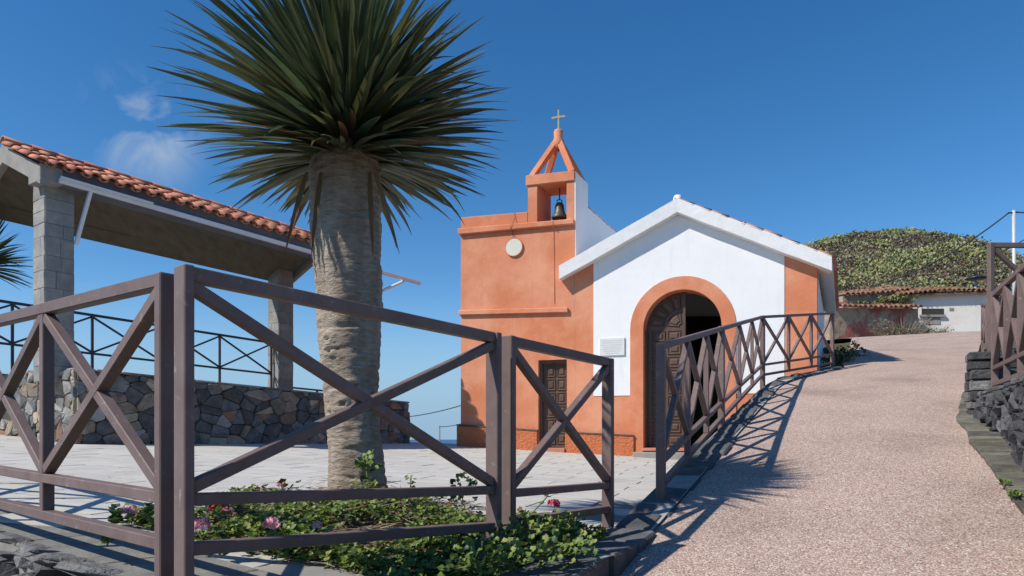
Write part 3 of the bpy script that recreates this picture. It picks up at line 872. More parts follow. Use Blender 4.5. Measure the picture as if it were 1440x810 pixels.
# thin raised edge of the arch surround
ao = arc(RO - 0.004, math.pi, 0, 28); ai = arc(RI + 0.002, math.pi, 0, 28)
ring = [(AC - RO + .004, -0.45)] + ao + [(AC + RO - .004, -0.45), (AC + RI + .002, -0.45)] + ai[::-1] + [(AC - RI - .002, -0.45)]
prism('arch_surround', [CF(a, 0.03, z) for a, z in ring], -FN * 0.05, M_orange, ch)
# other nave walls
ND = 5.6
prism('side_wall', [CH(0, 0.43, -1), CH(0, ND, -1), CH(0, ND, zr(0) - 0.02), CH(0, 0.43, zr(0) - 0.02)], FA * 0.35, M_white, ch)
prism('side_wall', [CH(4.66, 3.0, -1), CH(4.66, ND, -1), CH(4.66, ND, zr(4.66)), CH(4.66, 3.0, zr(4.66))], -FA * 0.3, M_white, ch)
prism('back_wall', [CH(0.36, ND - .3, -1), CH(4.34, ND - .3, -1), CH(4.34, ND - .3, zr(4.34) - .05), CH(2.56, ND - .3, ZAP - .05), CH(0.36, ND - .3, zr(.36) - .05)], FD * 0.3, M_white, ch)
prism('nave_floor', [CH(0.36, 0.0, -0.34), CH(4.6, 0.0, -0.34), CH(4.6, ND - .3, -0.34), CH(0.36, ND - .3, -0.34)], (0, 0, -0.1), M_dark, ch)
prism('inner_lining', [CH(4.55, 0.44, -0.33), CH(4.55, ND - .31, -0.33), CH(4.55, ND - .31, 3.3), CH(4.55, 0.44, 3.3)], -FA * 0.04, M_dark, ch)  # dark-coloured sheet inside the wall, painting the doorway's shade
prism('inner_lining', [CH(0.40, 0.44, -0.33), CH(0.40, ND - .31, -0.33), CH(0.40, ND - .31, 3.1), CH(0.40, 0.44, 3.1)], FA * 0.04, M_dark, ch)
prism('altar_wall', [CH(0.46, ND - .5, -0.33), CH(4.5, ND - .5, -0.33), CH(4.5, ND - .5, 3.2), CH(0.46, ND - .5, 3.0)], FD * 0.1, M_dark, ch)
# white rakes with overhang
TH = 0.27
def rake(a_end, sgn, out0=0.24, name='gable_rake'):
    N = 14
    bm = bmesh.new()
    top, bot = [], []
    for i in range(N + 1):
        a = 2.56 + (a_end - 2.56) * i / N
        zt_ = ZAP + TH - sl * abs(a - 2.56) + 0.008 * mnoise.noise((a * 3, sgn, 0)); zb_ = ZAP - sl * abs(a - 2.56) + 0.012 * mnoise.noise((a * 2.2, 5 + sgn, 0))
        top.append((a, zt_)); bot.append((a, zb_))
    for i in range(N):
        pts = [CF(top[i][0], out0, top[i][1]), CF(top[i + 1][0], out0, top[i + 1][1]), CF(bot[i + 1][0], out0 - 0.02, bot[i + 1][1]), CF(bot[i][0], out0 - 0.02, bot[i][1])]
        A_ = [bm.verts.new(p) for p in pts]; B_ = [bm.verts.new(p - FN * 0.6) for p in pts]
        bm.faces.new(A_); bm.faces.new((A_[0], B_[0], B_[1], A_[1])); bm.faces.new((A_[3], A_[2], B_[2], B_[3])); bm.faces.new(B_[::-1])
        if i == N - 1: bm.faces.new((A_[1], B_[1], B_[2], A_[2]))
        if i == 0: bm.faces.new((A_[0], A_[3], B_[3], B_[0]))
    bmesh.ops.remove_doubles(bm, verts=bm.verts, dist=1e-4)
    bmesh.ops.recalc_face_normals(bm, faces=bm.faces)
    return from_bm(name, bm, M_wtrim, ch)
rake(4.95, 1); rake(-0.23, -1)
lathe('ridge_cap', [(0.0, 0.10), (0.06, 0.085), (0.085, 0.04), (0.09, -0.06)], CF(2.56, 0.12, ZAP + TH), M_wtrim, ch, n=14)
# roof slabs and tiles
slabs = []
for a_end in (-0.27, 4.64):
    zt_ = lambda a: ZAP + TH - 0.03 - sl * abs(a - 2.56)
    slabs.append(prism('roof_slab', [CH(2.56, 0.15, zt_(2.56)), CH(a_end, 0.15, zt_(a_end)), CH(a_end, ND + 0.2, zt_(a_end)), CH(2.56, ND + 0.2, zt_(2.56))], (0, 0, -0.16), M_wtrim, ch))
for si, sgn, a_end, cnt in ((0, -1, -0.30, 9), (1, 1, 4.92, 8)):
    dirs = (CF(2.56 + sgn, 0, ZAP - sl) - CF(2.56, 0, ZAP)).normalized()
    nrm = Vector((dirs.x, dirs.y, 0)).normalized() * sl + UPV; nrm.normalize()
    total = abs(a_end - 2.56) / math.cos(math.atan(sl))
    for row, q in enumerate((-0.15, 0.06) if si == 0 else (0.12,)):
        for i in range(cnt):
            t = total * (i + 1) / cnt
            p = CF(2.56, -q, ZAP + TH - 0.022) + dirs * t + UPV * (0.004 + 0.012 * ((i * 7) % 3) / 3)
            place('verge_tile', T_cover, p, -dirs, nrm + Vector((0, 0, 0.03)), slabs[si], 0.03)
    if si == 0:
        # field of tiles seen end-on along the right eave
        k = 0
        q = 0.34
        while q < ND + 0.1:
            for c in range(3):
                p = CH(2.56, q, ZAP + TH + 0.012) + dirs * (total + 0.03 - c * 0.36)
                place('cover_tile', T_cover, p, -dirs, nrm, slabs[0], 0.03)
                p2 = CH(2.56, q + 0.10, ZAP + TH - 0.02) + dirs * (total - 0.01 - c * 0.36)
                place('pan_tile', T_pan, p2, -dirs, -nrm, slabs[0], 0.03)
            q += 0.205
rt = bmesh.new()
# tower
TA0, TA1, TD = 4.662, 7.23, 2.98
DA0, DA1, DZ = 4.84, 5.46, 1.56
tower = prism('tower_front', [CF(a, 0, z) for a, z in ((TA0, -1), (DA0, -1), (DA0, DZ), (DA1, DZ), (DA1, -1), (TA1, -1), (TA1, 4.42), (TA0, 4.42))], FD * 0.22, M_orange, ch)
prism('tower_body', [CH(TA0 + 0.01, 0.22, -1), CH(TA1 - 0.0, 0.22, -1), CH(TA1, TD, -1), CH(TA0 + 0.01, TD, -1)], (0, 0, 5.40), M_orange, ch)
prism('parapet', [CF(5.69, 0, 4.42), CF(TA1, 0, 4.42), CF(TA1, 0, 4.76), CF(5.69, 0, 4.735)], FD * 0.2, M_orange, ch, bevel=0.015)
prism('parapet', [CH(TA1, 0.2, 4.42), CH(TA1, TD, 4.42), CH(TA1, TD, 4.76), CH(TA1, 0.2, 4.76)], -FA * 0.2, M_orange, ch, bevel=0.015)
prism('tower_side_plaster', [CH(TA0 + 0.012, 0.0, 2.6), CH(TA0 + 0.012, TD, 2.6), CH(TA0 + 0.012, TD, 4.95), CH(TA0 + 0.012, 0.80, 4.95), CH(TA0 + 0.012, 0.79, 5.47), CH(TA0 + 0.012, 0.0, 5.47)], -FA * 0.022, M_white, ch)
prism('rear_wall', [CH(TA0 + 0.013, 0.80, 4.40), CH(TA0 + 0.013, TD, 4.40), CH(TA0 + 0.013, TD, 4.93), CH(TA0 + 0.013, 0.80, 4.93)], FA * 0.3, M_white, ch)
for i in range(7):
    place('capping_tile', T_cover, CH(TA0 + 0.06, 0.86 + i * 0.31, 4.955), FD, (0, 0, 1), ch, 0.02, 0.9)
cornice = prism('cornice', [CF(TA0 - 0.0, 0.0, 4.36), CF(TA1 + 0.03, 0.0, 4.36), CF(TA1 + 0.05, 0.0, 4.50), CF(TA0, 0.0, 4.47)], FN * 0.085, M_orange, ch, bevel=0.018)
ledge = prism('ledge', [CF(4.80, 0, 2.53), CF(TA1 + 0.03, 0, 2.60), CF(TA1 + 0.03, 0, 2.71), CF(4.80, 0, 2.64)], FN * 0.07, M_orange, ch, bevel=0.015)
# belfry
for a0, a1 in ((5.48, 5.69), (TA0 + 0.012, 4.845)):
    prism('belfry_pier', [CF(a0, 0, 4.42), CF(a1, 0, 4.42), CF(a1, 0, 5.28), CF(a0, 0, 5.28)], FD * 0.78, M_orange, ch, bevel=0.008)
prism('belfry_sill', [CF(4.846, 0.0, 4.421), CF(5.479, 0.0, 4.421), CF(5.479, 0, 4.445), CF(4.846, 0, 4.445)], FD * 0.78, M_orange, ch)
prism('belfry_back_sill', [CH(4.846, 0.66, 4.445), CH(5.479, 0.66, 4.445), CH(5.479, 0.66, 4.60), CH(4.846, 0.66, 4.60)], FD * 0.12, M_orange, ch)
prism('belfry_lintel', [CF(4.668, 0.035, 5.281), CF(5.73, 0.035, 5.281), CF(5.73, 0.035, 5.50), CF(4.668, 0.035, 5.485)], FD * 0.84, M_orange, ch, bevel=0.012)
apex = CH(5.17, 0.40, 6.36)
for a, q in ((4.74, 0.06), (5.63, 0.06), (4.74, 0.74), (5.63, 0.74)):
    foot = CH(a, q, 5.47)
    side = FA if (a < 5) == (q < 0.4) else FA
    beam('spire_rib', foot, apex, 0.13, 0.13, FA, M_orange, ch, 0.015)
lathe('spire_knob', [(0.0, 0.42), (0.085, 0.415), (0.10, 0.38), (0.095, 0.25), (0.13, 0.16), (0.14, 0.06), (0.10, 0.0)], CH(5.17, 0.40, 6.14), M_orange, ch, n=16)
cb = CH(5.17, 0.40, 6.54)
cross = prism('cross', [cb + FA * x + UPV * z for x, z in ((-.02, 0), (.02, 0), (.017, .29), (.15, .282), (.15, .32), (.017, .328), (.017, .46), (-.017, .46), (-.017, .328), (-.15, .32), (-.15, .282), (-.017, .29))], FD * 0.045, M_cross, ch)
# round disc on the tower
bm = bmesh.new()
dc = CF(6.0, 0.0, 4.0)
add_prism(bm, [dc + FA * 0.185 * math.cos(t) + UPV * 0.185 * math.sin(t) for t in [2 * math.pi * i / 32 for i in range(32)]], FN * 0.035)
from_bm('round_disc', bm, M_disc, ch)
bm = bmesh.new()
for i in range(32):
    t0, t1 = 2 * math.pi * i / 32, 2 * math.pi * (i + 1) / 32
    add_prism(bm, [dc + (FA * math.cos(t) + UPV * math.sin(t)) * r for t, r in ((t0, .183), (t1, .183), (t1, .20), (t0, .20))], FN * 0.04)
from_bm('disc_rim', bm, M_orange, ch)
# cables on the tower
tube('wall_cable', [CF(6.0, 0.045, 4.2), CF(6.03, 0.03, 4.34), CF(6.05, 0.10, 4.40), CF(6.0, 0.10, 4.50), CF(5.97, 0.02, 4.62), CF(5.99, 0.01, 4.74)], 0.006, M_wire, ch, n=5)
tube('wall_cable', [CF(5.13, 0.10, 4.49), CF(5.12, 0.10, 4.37), CF(5.12, 0.012, 4.30), CF(5.11, 0.010, 3.6), CF(5.1, 0.010, 2.74)], 0.005, M_orange, ch, n=5)
# plinth
def plz(a): return lerp_tab(a, [(3.3, -0.04), (4.8, 0.03), (5.5, 0.075), (7.3, 0.20)])
for a0, a1 in ((3.43, 4.86), (5.46, 7.30)):
    pl = prism('plinth', [CF(a0, 0, -1), CF(a1, 0, -1), CF(a1, 0, plz(a1) - .02), CF(a0, 0, plz(a0) - .02)], FN * 0.075, M_plinth, ch, bevel=0.01)
    prism('plinth_cap', [CF(a0, -0.0, plz(a0) - .019), CF(a1, 0.0, plz(a1) - .019), CF(a1, 0.0, plz(a1) + .012), CF(a0, 0.0, plz(a0) + .012)], FN * 0.085, M_mortar, pl)
prism('plinth', [CF(-0.02, 0, -1), CF(1.5, 0, -1), CF(1.5, 0, -0.06), CF(-0.02, 0, -0.06)], FN * 0.07, M_plinth, ch, bevel=0.01)
# side door of the tower
sd = prism('side_door', [CF(DA0 + .0, -0.15, -0.32), CF(DA1, -0.15, -0.32), CF(DA1, -0.15, DZ), CF(DA0, -0.15, DZ)], FD * 0.05, M_door, ch)
def panel(parent, cen_a, cen_z, w, h, out, name='door_panel'):
    bm = bmesh.new()
    a0, a1, z0, z1_ = cen_a - w / 2, cen_a + w / 2, cen_z - h / 2, cen_z + h / 2
    rings = ((0, 0.0), (0.012, 0.022), (0.03, 0.004), (0.045, 0.004), (min(w, h) * 0.32, 0.024))
    vr = []
    for ins, o_ in rings:
        vr.append([bm.verts.new(CF(a, out + o_, z)) for a, z in ((a0 + ins, z0 + ins), (a1 - ins, z0 + ins), (a1 - ins, z1_ - ins), (a0 + ins, z1_ - ins))])
    for r0, r1 in zip(vr, vr[1:]):
        for i in range(4): bm.faces.new((r0[i], r0[(i + 1) % 4], r1[(i + 1) % 4], r1[i]))
    bm.faces.new(vr[-1])
    bmesh.ops.recalc_face_normals(bm, faces=bm.faces)
    if sum((f.normal for f in bm.faces), Vector()).dot(FN) < 0: bmesh.ops.reverse_faces(bm, faces=bm.faces)
    return from_bm(name, bm, M_door, parent)
for i in range(6):
    for j in range(2):
        panel(sd, DA0 + 0.14 + j * 0.235, -0.10 + i * 0.285, 0.205, 0.245, -0.149)
beam('door_frame', CF(DA1 - 0.035, -0.12, -0.32), CF(DA1 - 0.035, -0.12, DZ), 0.09, 0.07, FN, M_door, ch)
beam('door_frame', CF(DA1 - 0.07, -0.12, DZ - 0.035), CF(DA0, -0.12, DZ - 0.035), 0.09, 0.07, FN, M_door, ch)
# arched main door: left leaf shut, right leaf swung inwards
DO = -0.24
leaf_pts = [(2.43, -0.30), (2.43, AZ + RI * 0.985)] + arc(RI - 0.012, math.pi / 2 + 0.07, 0, 16)[::1]
leaf_pts = [(2.43, -0.30), (AC + RI - .012, -0.30)] + [(AC + (RI - .012) * math.cos(t), AZ + (RI - .012) * math.sin(t)) for t in [i * (math.pi / 2 + 0.07) / 16 for i in range(17)]]
dl = prism('door_leaf', [CF(a, DO, z) for a, z in leaf_pts], FD * 0.06, M_door, ch)
beam('jamb', CF(AC + RI - .03, DO + 0.05, -0.3), CF(AC + RI - .03, DO + 0.05, AZ), 0.10, 0.055, FN, M_door, ch)
beam('meeting_stile', CF(2.455, DO + 0.03, -0.3), CF(2.455, DO + 0.03, AZ + RI - .06), 0.05, 0.05, FN, M_door, dl)
for i in range(9):
    for j in range(2):
        panel(dl, 2.655 + j * 0.31, -0.13 + i * 0.265, 0.265, 0.225, DO + 0.001)
def wedge(parent, r0, r1, t0, t1, out):
    bm = bmesh.new(); vr = []
    for ins, o_ in ((0, 0.0), (0.012, 0.022), (0.028, 0.004), (0.04, 0.004), (0.065, 0.022)):
        ri, ro = r0 + ins, r1 - ins
        ta, tb = t0 + ins / ((r0 + r1) / 2), t1 - ins / ((r0 + r1) / 2)
        pts = [(ri, ta + (tb - ta) * k / 4) for k in range(5)] + [(ro, tb + (ta - tb) * k / 4) for k in range(5)]
        vr.append([bm.verts.new(CF(2.50 + r * math.cos(t), out + o_, AZ + 0.06 + r * math.sin(t))) for r, t in pts])
    for q0, q1 in zip(vr, vr[1:]):
        for i in range(10): bm.faces.new((q0[i], q0[(i + 1) % 10], q1[(i + 1) % 10], q1[i]))
    bm.faces.new(vr[-1])
    bmesh.ops.recalc_face_normals(bm, faces=bm.faces)
    if sum((f.normal for f in bm.faces), Vector()).dot(FN) < 0: bmesh.ops.reverse_faces(bm, faces=bm.faces)
    return from_bm('fan_panel', bm, M_door, parent)
for k in range(4):
    wedge(dl, 0.36, 0.655, 0.05 + k * 0.375, 0.05 + k * 0.375 + 0.345, DO + 0.001)
wedge(dl, 0.06, 0.31, 0.06, 1.50, DO + 0.001)
rl0 = CF(1.74, DO - 0.06, -0.30)
rd = (FD * 0.97 + FA * 0.05).normalized()
prism('door_leaf', [rl0, rl0 + rd * 0.72, rl0 + rd * 0.72 + UPV * 2.95, rl0 + UPV * 2.35], FA * 0.05, M_door, ch)
prism('threshold', [CF(1.70, 0.10, -0.345), CF(3.27, 0.10, -0.345), CF(3.27, 0.10, -0.285), CF(1.70, 0.10, -0.285)], FD * 0.40, M_tile, ch, bevel=0.006)
prism('door_step', [CF(1.45, 0.30, -0.70), CF(3.42, 0.30, -0.70), CF(3.42, 0.30, -0.365), CF(1.45, 0.30, -0.365)], -FN * 0.295, M_conc, ch, bevel=0.012)
prism('side_door_step', [CF(DA0 + 0.02, 0.11, -0.7), CF(DA1 - .0, 0.11, -0.7), CF(DA1 - .0, 0.11, -0.30), CF(DA0 + .02, 0.11, -0.30)], -FN * 0.25, M_tile, ch, bevel=0.006)

# bell
bl = thing('bell', CH(5.15, 0.40, 5.26), 'small bronze bell hanging in the open belfry', 'bell')
bc = CH(5.13, 0.36, 4.63)
lathe('bell_body', [(0.165, 0.0), (0.175, 0.02), (0.16, 0.055), (0.125, 0.11), (0.105, 0.18), (0.098, 0.26), (0.085, 0.31), (0.05, 0.345), (0.0, 0.35), ], bc, M_bronze, bl, n=28)
lathe('bell_inside', [(0.163, 0.002), (0.15, 0.03), (0.11, 0.1), (0.0, 0.25)], bc, M_mortar, bl, n=20)
tube('crown_loop', [bc + V(-0.05, 0, 0.33), bc + V(-0.055, 0, 0.39), bc + V(0, 0, 0.42), bc + V(0.055, 0, 0.39), bc + V(0.05, 0, 0.33)], 0.013, M_bronze, bl, n=6)
tube('hanger', [bc + V(0, 0, 0.40), bc + V(0, 0, 0.655)], 0.016, M_mortar, bl, n=6)
tube('bell_rope', [bc + V(0, 0, 0.02), bc + V(-0.01, -0.05, -0.08), bc + V(-0.07, -0.2, -0.18)], 0.006, M_marble, bl, n=5)
# plaque
pq = thing('wall_plaque', CF(3.88, 0.01, 1.6), 'pale grey inscribed marble plaque on the white wall beside the chapel door', 'plaque')
prism('plate', [CF(3.62, 0.013, 1.60), CF(4.14, 0.013, 1.60), CF(4.14, 0.013, 1.965), CF(3.62, 0.013, 1.965)], FN * 0.03, M_marble, pq, bevel=0.006)
for i in range(7):
    z = 1.91 - i * 0.042
    ins = (0.05, 0.06, 0.05, 0.075, 0.06, 0.09, 0.12)[i]
    prism('inscription_line', [CF(3.62 + ins, 0.0435, z), CF(4.14 - ins, 0.0435, z), CF(4.14 - ins, 0.0435, z - 0.013), CF(3.62 + ins, 0.0435, z - 0.013)], FN * 0.002, M_letter, pq)

# ------------------------------------------------------------------ shelter on the left (pergola roof on stone columns)
PD = Vector((0.595, 0.804, 0)); PB = Vector((-0.804, 0.595, 0))    # along, and towards the back
PO = Vector((-6.78, 10.3, 0)); PL, PW = 6.2, 2.9
sh = thing('tiled_shelter', PO + PD * 3.2 + PB * 1.5 + V(0, 0, 0.75), 'open shelter with tiled gable roof on grey stone columns above the rubble wall', 'shelter')
def PP(t, w, z): return PO + PD * t + PB * w + V(0, 0, z)
def zb(t, w):      # underside of the eave beams: falls slightly along the shelter
    k = t / PL
    return (3.67 - 0.18 * k) * (1 - w / PW) + (3.87 - 0.05 * k) * (w / PW)
def zslab(t, w):   # upper face of slab
    k = t / PL
    h = 0.62 * (1 - abs(w - PW / 2) / (PW / 2))
    return 3.88 - 0.16 * k + h + 0.03 * w / PW
# front and back eave beams
def eave(name, w0, w1, hgt, mat):
    bm = bmesh.new()
    A_ = [PP(-0.0, w0, zb(0, w0)), PP(-0.0, w1, zb(0, w1)), PP(-0.0, w1, zb(0, w1) + hgt), PP(-0.0, w0, zb(0, w0) + hgt)]
    B_ = [PP(PL, w0, zb(PL, w0)), PP(PL, w1, zb(PL, w1)), PP(PL, w1, zb(PL, w1) + hgt), PP(PL, w0, zb(PL, w0) + hgt)]
    a = [bm.verts.new(p) for p in A_]; b = [bm.verts.new(p) for p in B_]
    bm.faces.new(a); bm.faces.new(b[::-1])
    for i in range(4): bm.faces.new((a[(i + 1) % 4], a[i], b[i], b[(i + 1) % 4]))
    bmesh.ops.recalc_face_normals(bm, faces=bm.faces); bevel_all(bm, 0.012)
    return from_bm(name, bm, mat, sh)
eave('eave_beam', 0.0, 0.34, 0.30, M_beam)
eave('eave_beam', PW - 0.34, PW, 0.26, M_soffit)
# slabs: front slope and back slope as folded plates, end faces show as the gable
def slab(w0, w1, t0, t1, th, mat, name):
    bm = bmesh.new()
    q = []
    for t in (t0, t1):
        for w, d in ((w0, 0), (w1, 0), (w1, th), (w0, th)):
            q.append(bm.verts.new(PP(t, w, zslab(t, w) - d)))
    for f in ((0, 1, 2, 3), (7, 6, 5, 4), (0, 4, 5, 1), (1, 5, 6, 2), (2, 6, 7, 3), (3, 7, 4, 0)): bm.faces.new([q[i] for i in f])
    bmesh.ops.recalc_face_normals(bm, faces=bm.faces)
    return from_bm(name, bm, mat, sh)
slab(0.02, PW / 2, 0.05, PL - 0.05, 0.15, M_soffit, 'roof_slab')
slab(PW / 2, PW + 0.05, 0.05, PL - 0.05, 0.15, M_soffit, 'roof_slab')
for (t0, t1) in ((-0.05, 0.049), (PL - 0.049, PL + 0.05)):
    slab(0.0, PW / 2, t0, t1, 0.27, M_conc, 'gable_edge'); slab(PW / 2, PW, t0, t1, 0.27, M_conc, 'gable_edge')
# corner block of the front beam at the lit end
prism('beam_end', [PP(-0.052, -0.01, zb(0, 0) - 0.01), PP(-0.052, 0.42, zb(0, 0) + 0.0), PP(-0.052, 0.42, zb(0, 0) + 0.20), PP(-0.052, -0.01, zb(0, 0) + 0.24)], PD * 0.30, M_conc, sh, bevel=0.01)
# tiles on the near slope
slope_l = math.hypot(PW / 2, 0.62)
nc = 26; pitch = (PL + 0.1) / nc
roof = slab(0.05, PW / 2 - 0.05, 0.1, PL - 0.1, 0.02, M_tile, 'tile_bed')
roof.location.z += 0.012
for c in range(nc + 1):
    t = -0.06 + c * pitch
    up_dir = (PP(t, 0.75, zslab(t, 0.75)) - PP(t, 0, zslab(t, 0))).normalized()
    nrm = PD.cross(up_dir); nrm = nrm if nrm.z > 0 else -nrm
    for r in range(4):
        p = PP(t, 0, zslab(t, 0)) + up_dir * (-0.10 + r * 0.345) + nrm * (0.055 + 0.012)
        place('cover_tile', T_cover, p, up_dir - nrm * 0.02, nrm, roof, 0.045, 1.03)
        if c < nc:
            p2 = PP(t + pitch / 2, 0, zslab(t + pitch / 2, 0)) + up_dir * (-0.07 + r * 0.345) + nrm * 0.062
            place('pan_tile', T_pan, p2, up_dir - nrm * 0.02, -nrm, roof, 0.02)
for i in range(17):
    t = -0.05 + i * 0.385
    place('ridge_tile', T_ridge, PP(t, PW / 2, zslab(t, PW / 2) + 0.06), PD + V(0, 0, -0.03), (0, 0, 1), sh, 0.02, 1.05)
bk = bmesh.new()
for c in range(26):
    t = -0.05 + c * pitch
    for r in range(3):
        w0 = PW / 2 + 0.06 + r * 0.36; w1 = w0 + 0.38
        add_prism(bk, [PP(t + d, w0, zslab(t, w0) + h) for d, h in ((0, 0.0), (0.05, 0.08), (0.13, 0.08), (0.18, 0.0))], PP(t, w1, zslab(t, w1)) - PP(t, w0, zslab(t, w0)))
from_bm('back_slope_tiles', bk, M_tile, sh)['kind'] = 'stuff'
# columns
def column(t, w, ztop, zbot):
    hw = 0.2
    core = prism('column', [PP(t - hw + .02, w - hw + .02, zbot), PP(t + hw - .02, w - hw + .02, zbot), PP(t + hw - .02, w + hw - .02, zbot), PP(t - hw + .02, w + hw - .02, zbot)], (0, 0, ztop - zbot), M_conc, sh)
    Hh = ztop - zbot
    z = zbot
    while z < ztop - 0.02:
        h = min(random.uniform(0.17, 0.34), ztop - z)
        if ztop - z - h < 0.08: h = ztop - z
        for (c0, ax, nn) in (((t - hw, w - hw), PD, -PB), ((t - hw, w + hw), -PB, -PD)):
            O_ = PP(c0[0], c0[1], z)
            cut = random.choice((0.4, random.uniform(0.13, 0.27)))
            for a0, a1 in ((0.0, cut), (cut, 0.4)):
                if a1 - a0 < 0.02: continue
                o_ = random.uniform(0.001, 0.014); o2 = random.uniform(0.001, 0.014)
                g = 0.0015
                pts = [O_ + ax * (a0 + g) + nn * o_ + V(0, 0, g), O_ + ax * (a1 - g) + nn * o2 + V(0, 0, g), O_ + ax * (a1 - g) + nn * o_ + V(0, 0, h - g), O_ + ax * (a0 + g) + nn * o2 + V(0, 0, h - g)]
                prism('facing_stone', pts, -nn * 0.03, M_colstone, core, bevel=0.004)
        z += h
    return core
column(0.29, 0.42, zb(0.3, 0.4) + 0.05, 0.78)
column(PL - 0.42, 0.42, zb(PL, 0.4) + 0.05, 0.6)
column(PL - 0.30, PW - 0.24, zb(PL, PW) + 0.01, 0.7)
column(0.0, PW - 0.2, zb(0.2, PW) + 0.01, 0.8)
# white awning rail and its struts
r0, r1 = PP(0.18, -0.045, zb(0.1, 0) + 0.05), PP(7.75, -0.045, zb(0, 0) + 0.05 - 0.18 * 7.75 / PL)
rail = beam('awning_rail', r0, r1, 0.07, 0.075, PB, M_alu, sh, 0.01)
prism('rail_cover', [r0 + PB * -0.04 + V(0, 0, 0.012), r0 + PD * 1.35 + PB * -0.04 + V(0, 0, 0.012 - 0.038), r0 + PD * 1.35 + PB * -0.04 + V(0, 0, 0.05 - .038), r0 + PB * -0.04 + V(0, 0, 0.05)], PB * -0.03, M_alu, sh)
for t in (0.62, 7.3):
    a = PP(t, -0.03, zb(0, 0) + 0.03 - 0.18 * t / PL)
    b = PP(t - 0.12, 0.19, zb(0, 0) - 0.78 - 0.18 * t / PL) if t < 3 else PP(PL - 0.25, 0.20, zb(PL, 0) - 0.72)
    beam('strut', a, b, 0.05, 0.06, PD, M_alu, sh, 0.006)

# ------------------------------------------------------------------ rubble wall carrying the shelter
rb = thing('rubble_wall', (-5.0, 12.3, -0.2), 'mixed brown and grey rubble stone platform wall below the shelter', 'wall')
WC = Vector((-6.37, 10.4, 0)); WL = 6.83; WB = 4.4
def WP(t, w, z): return WC + PD * t + PB * w + V(0, 0, z)
wt = lambda t: 0.94 - 0.26 * t / WL
bm = bmesh.new()
ins = 0.03
q = [(ins, ins), (WL - ins, ins), (WL - ins, 0.45), (0.45, 0.45), (0.45, WB), (ins, WB)]
tops = [bm.verts.new(WP(t, w, wt(t) + 0.05 * w / WB - 0.01)) for t, w in q]; bots = [bm.verts.new(WP(t, w, -1.2)) for t, w in q]
bm.faces.new(tops)
for i in range(6): bm.faces.new((tops[(i + 1) % 6], tops[i], bots[i], bots[(i + 1) % 6]))
bmesh.ops.recalc_face_normals(bm, faces=bm.faces)
from_bm('core', bm, M_mortar, rb)
wts = (5, 5, 5, 1.2, 1.6, 1.6)
stone_face(rb, 'stone', WP(0, 0, 0), PD, (0, 0, 1), -PB, [(0, -0.35), (WL, -0.40), (WL, wt(WL)), (0, wt(0))], 0.20, ST, aspect=1.25, jit=0.42, gap=0.003, depth=(0.005, 0.045), chamf=0.10, top=0.92, rough=0.014, weights=wts)
stone_face(rb, 'stone', WP(0, WB, 0), -PB, (0, 0, 1), -PD, [(0, -0.35), (WB, -0.35), (WB, wt(0)), (0, wt(0) + 0.12)], 0.22, ST, aspect=1.25, jit=0.42, gap=0.003, depth=(0.005, 0.045), chamf=0.10, top=0.92, rough=0.014, weights=(4, 4, 1, 5, 2, 5))
stone_face(rb, 'stone', WP(WL, 0, 0), PB, (0, 0, 1), PD, [(0, -0.4), (0.45, -0.4), (0.45, wt(WL)), (0, wt(WL))], 0.22, ST, aspect=1.2, gap=0.003, depth=(0.005, 0.045), chamf=0.10, top=0.92, rough=0.014, weights=wts)
# flat stones on top
t = 0.0
while t < WL - 0.1:
    l = min(random.uniform(0.25, 0.5), WL - t)
    prism('top_stone', [WP(t + .006, -0.02, wt(t)), WP(t + l - .006, -0.02 + random.uniform(-.02, .02), wt(t + l)), WP(t + l - .006, 0.46, wt(t + l)), WP(t + .006, 0.46, wt(t))], (0, 0, 0.035), random.choice(ST), rb, bevel=0.01)
    t += l
w = 0.47
while w < WB - 0.1:
    l = min(random.uniform(0.25, 0.5), WB - w)
    prism('top_stone', [WP(-0.02, w + .006, wt(0)), WP(0.46, w + .006, wt(0)), WP(0.46, w + l - .006, wt(0) + .05), WP(-0.02, w + l - .006, wt(0) + .05)], (0, 0, 0.035), random.choice(ST), rb, bevel=0.01)
    w += l
plat = prism('platform', [WP(0.44, 0.44, 0.82), WP(WL - 0.05, 0.44, 0.60), WP(WL - 0.05, 3.9, 0.66), WP(0.44, 4.3, 0.88)], (0, 0, -1.8), M_conc)
plat['kind'] = 'structure'
# steel railing at the back of the platform
def railing(t0, t1, w, zt0, zt1, n, label, hgt=0.72, post_h=1.25):
    o = thing('steel_railing', PP((t0 + t1) / 2, w, 0.8), label, 'railing')
    zt_ = lambda t: zt0 + (zt1 - zt0) * (t - t0) / (t1 - t0)
    up = UPV
    beam('top_rail', PP(t0, w, zt0), PP(t1, w, zt1), 0.045, 0.045, PB, M_rail, o, 0)
    beam('bottom_rail', PP(t0, w, zt0 - hgt), PP(t1, w, zt1 - hgt), 0.035, 0.04, PB, M_rail, o, 0)
    for i in range(n + 1):
        t = t0 + (t1 - t0) * i / n
        beam('post', PP(t, w, zt_(t) - post_h), PP(t, w, zt_(t) - 0.022), 0.04, 0.04, PB, M_rail, o, 0)
        if i < n:
            t2 = t0 + (t1 - t0) * (i + 1) / n
            beam('brace', PP(t, w, zt_(t) - 0.03), PP(t2, w, zt_(t2) - hgt + 0.02), 0.026, 0.035, PB, M_rail, o, 0)
            beam('brace', PP(t, w, zt_(t) - hgt + 0.02), PP(t2, w, zt_(t2) - 0.03), 0.022, 0.035, PB, M_rail, o, 0)
    return o
railing(-0.8, PL - 0.56, PW - 0.25, 2.30, 2.10, 5, 'thin dark crossed steel railing behind the stone columns of the shelter')
lr = thing('low_handrail', PP(PL + 0.8, PW - 0.2, 0.7), 'short low dark handrail on top of the rubble wall', 'handrail')
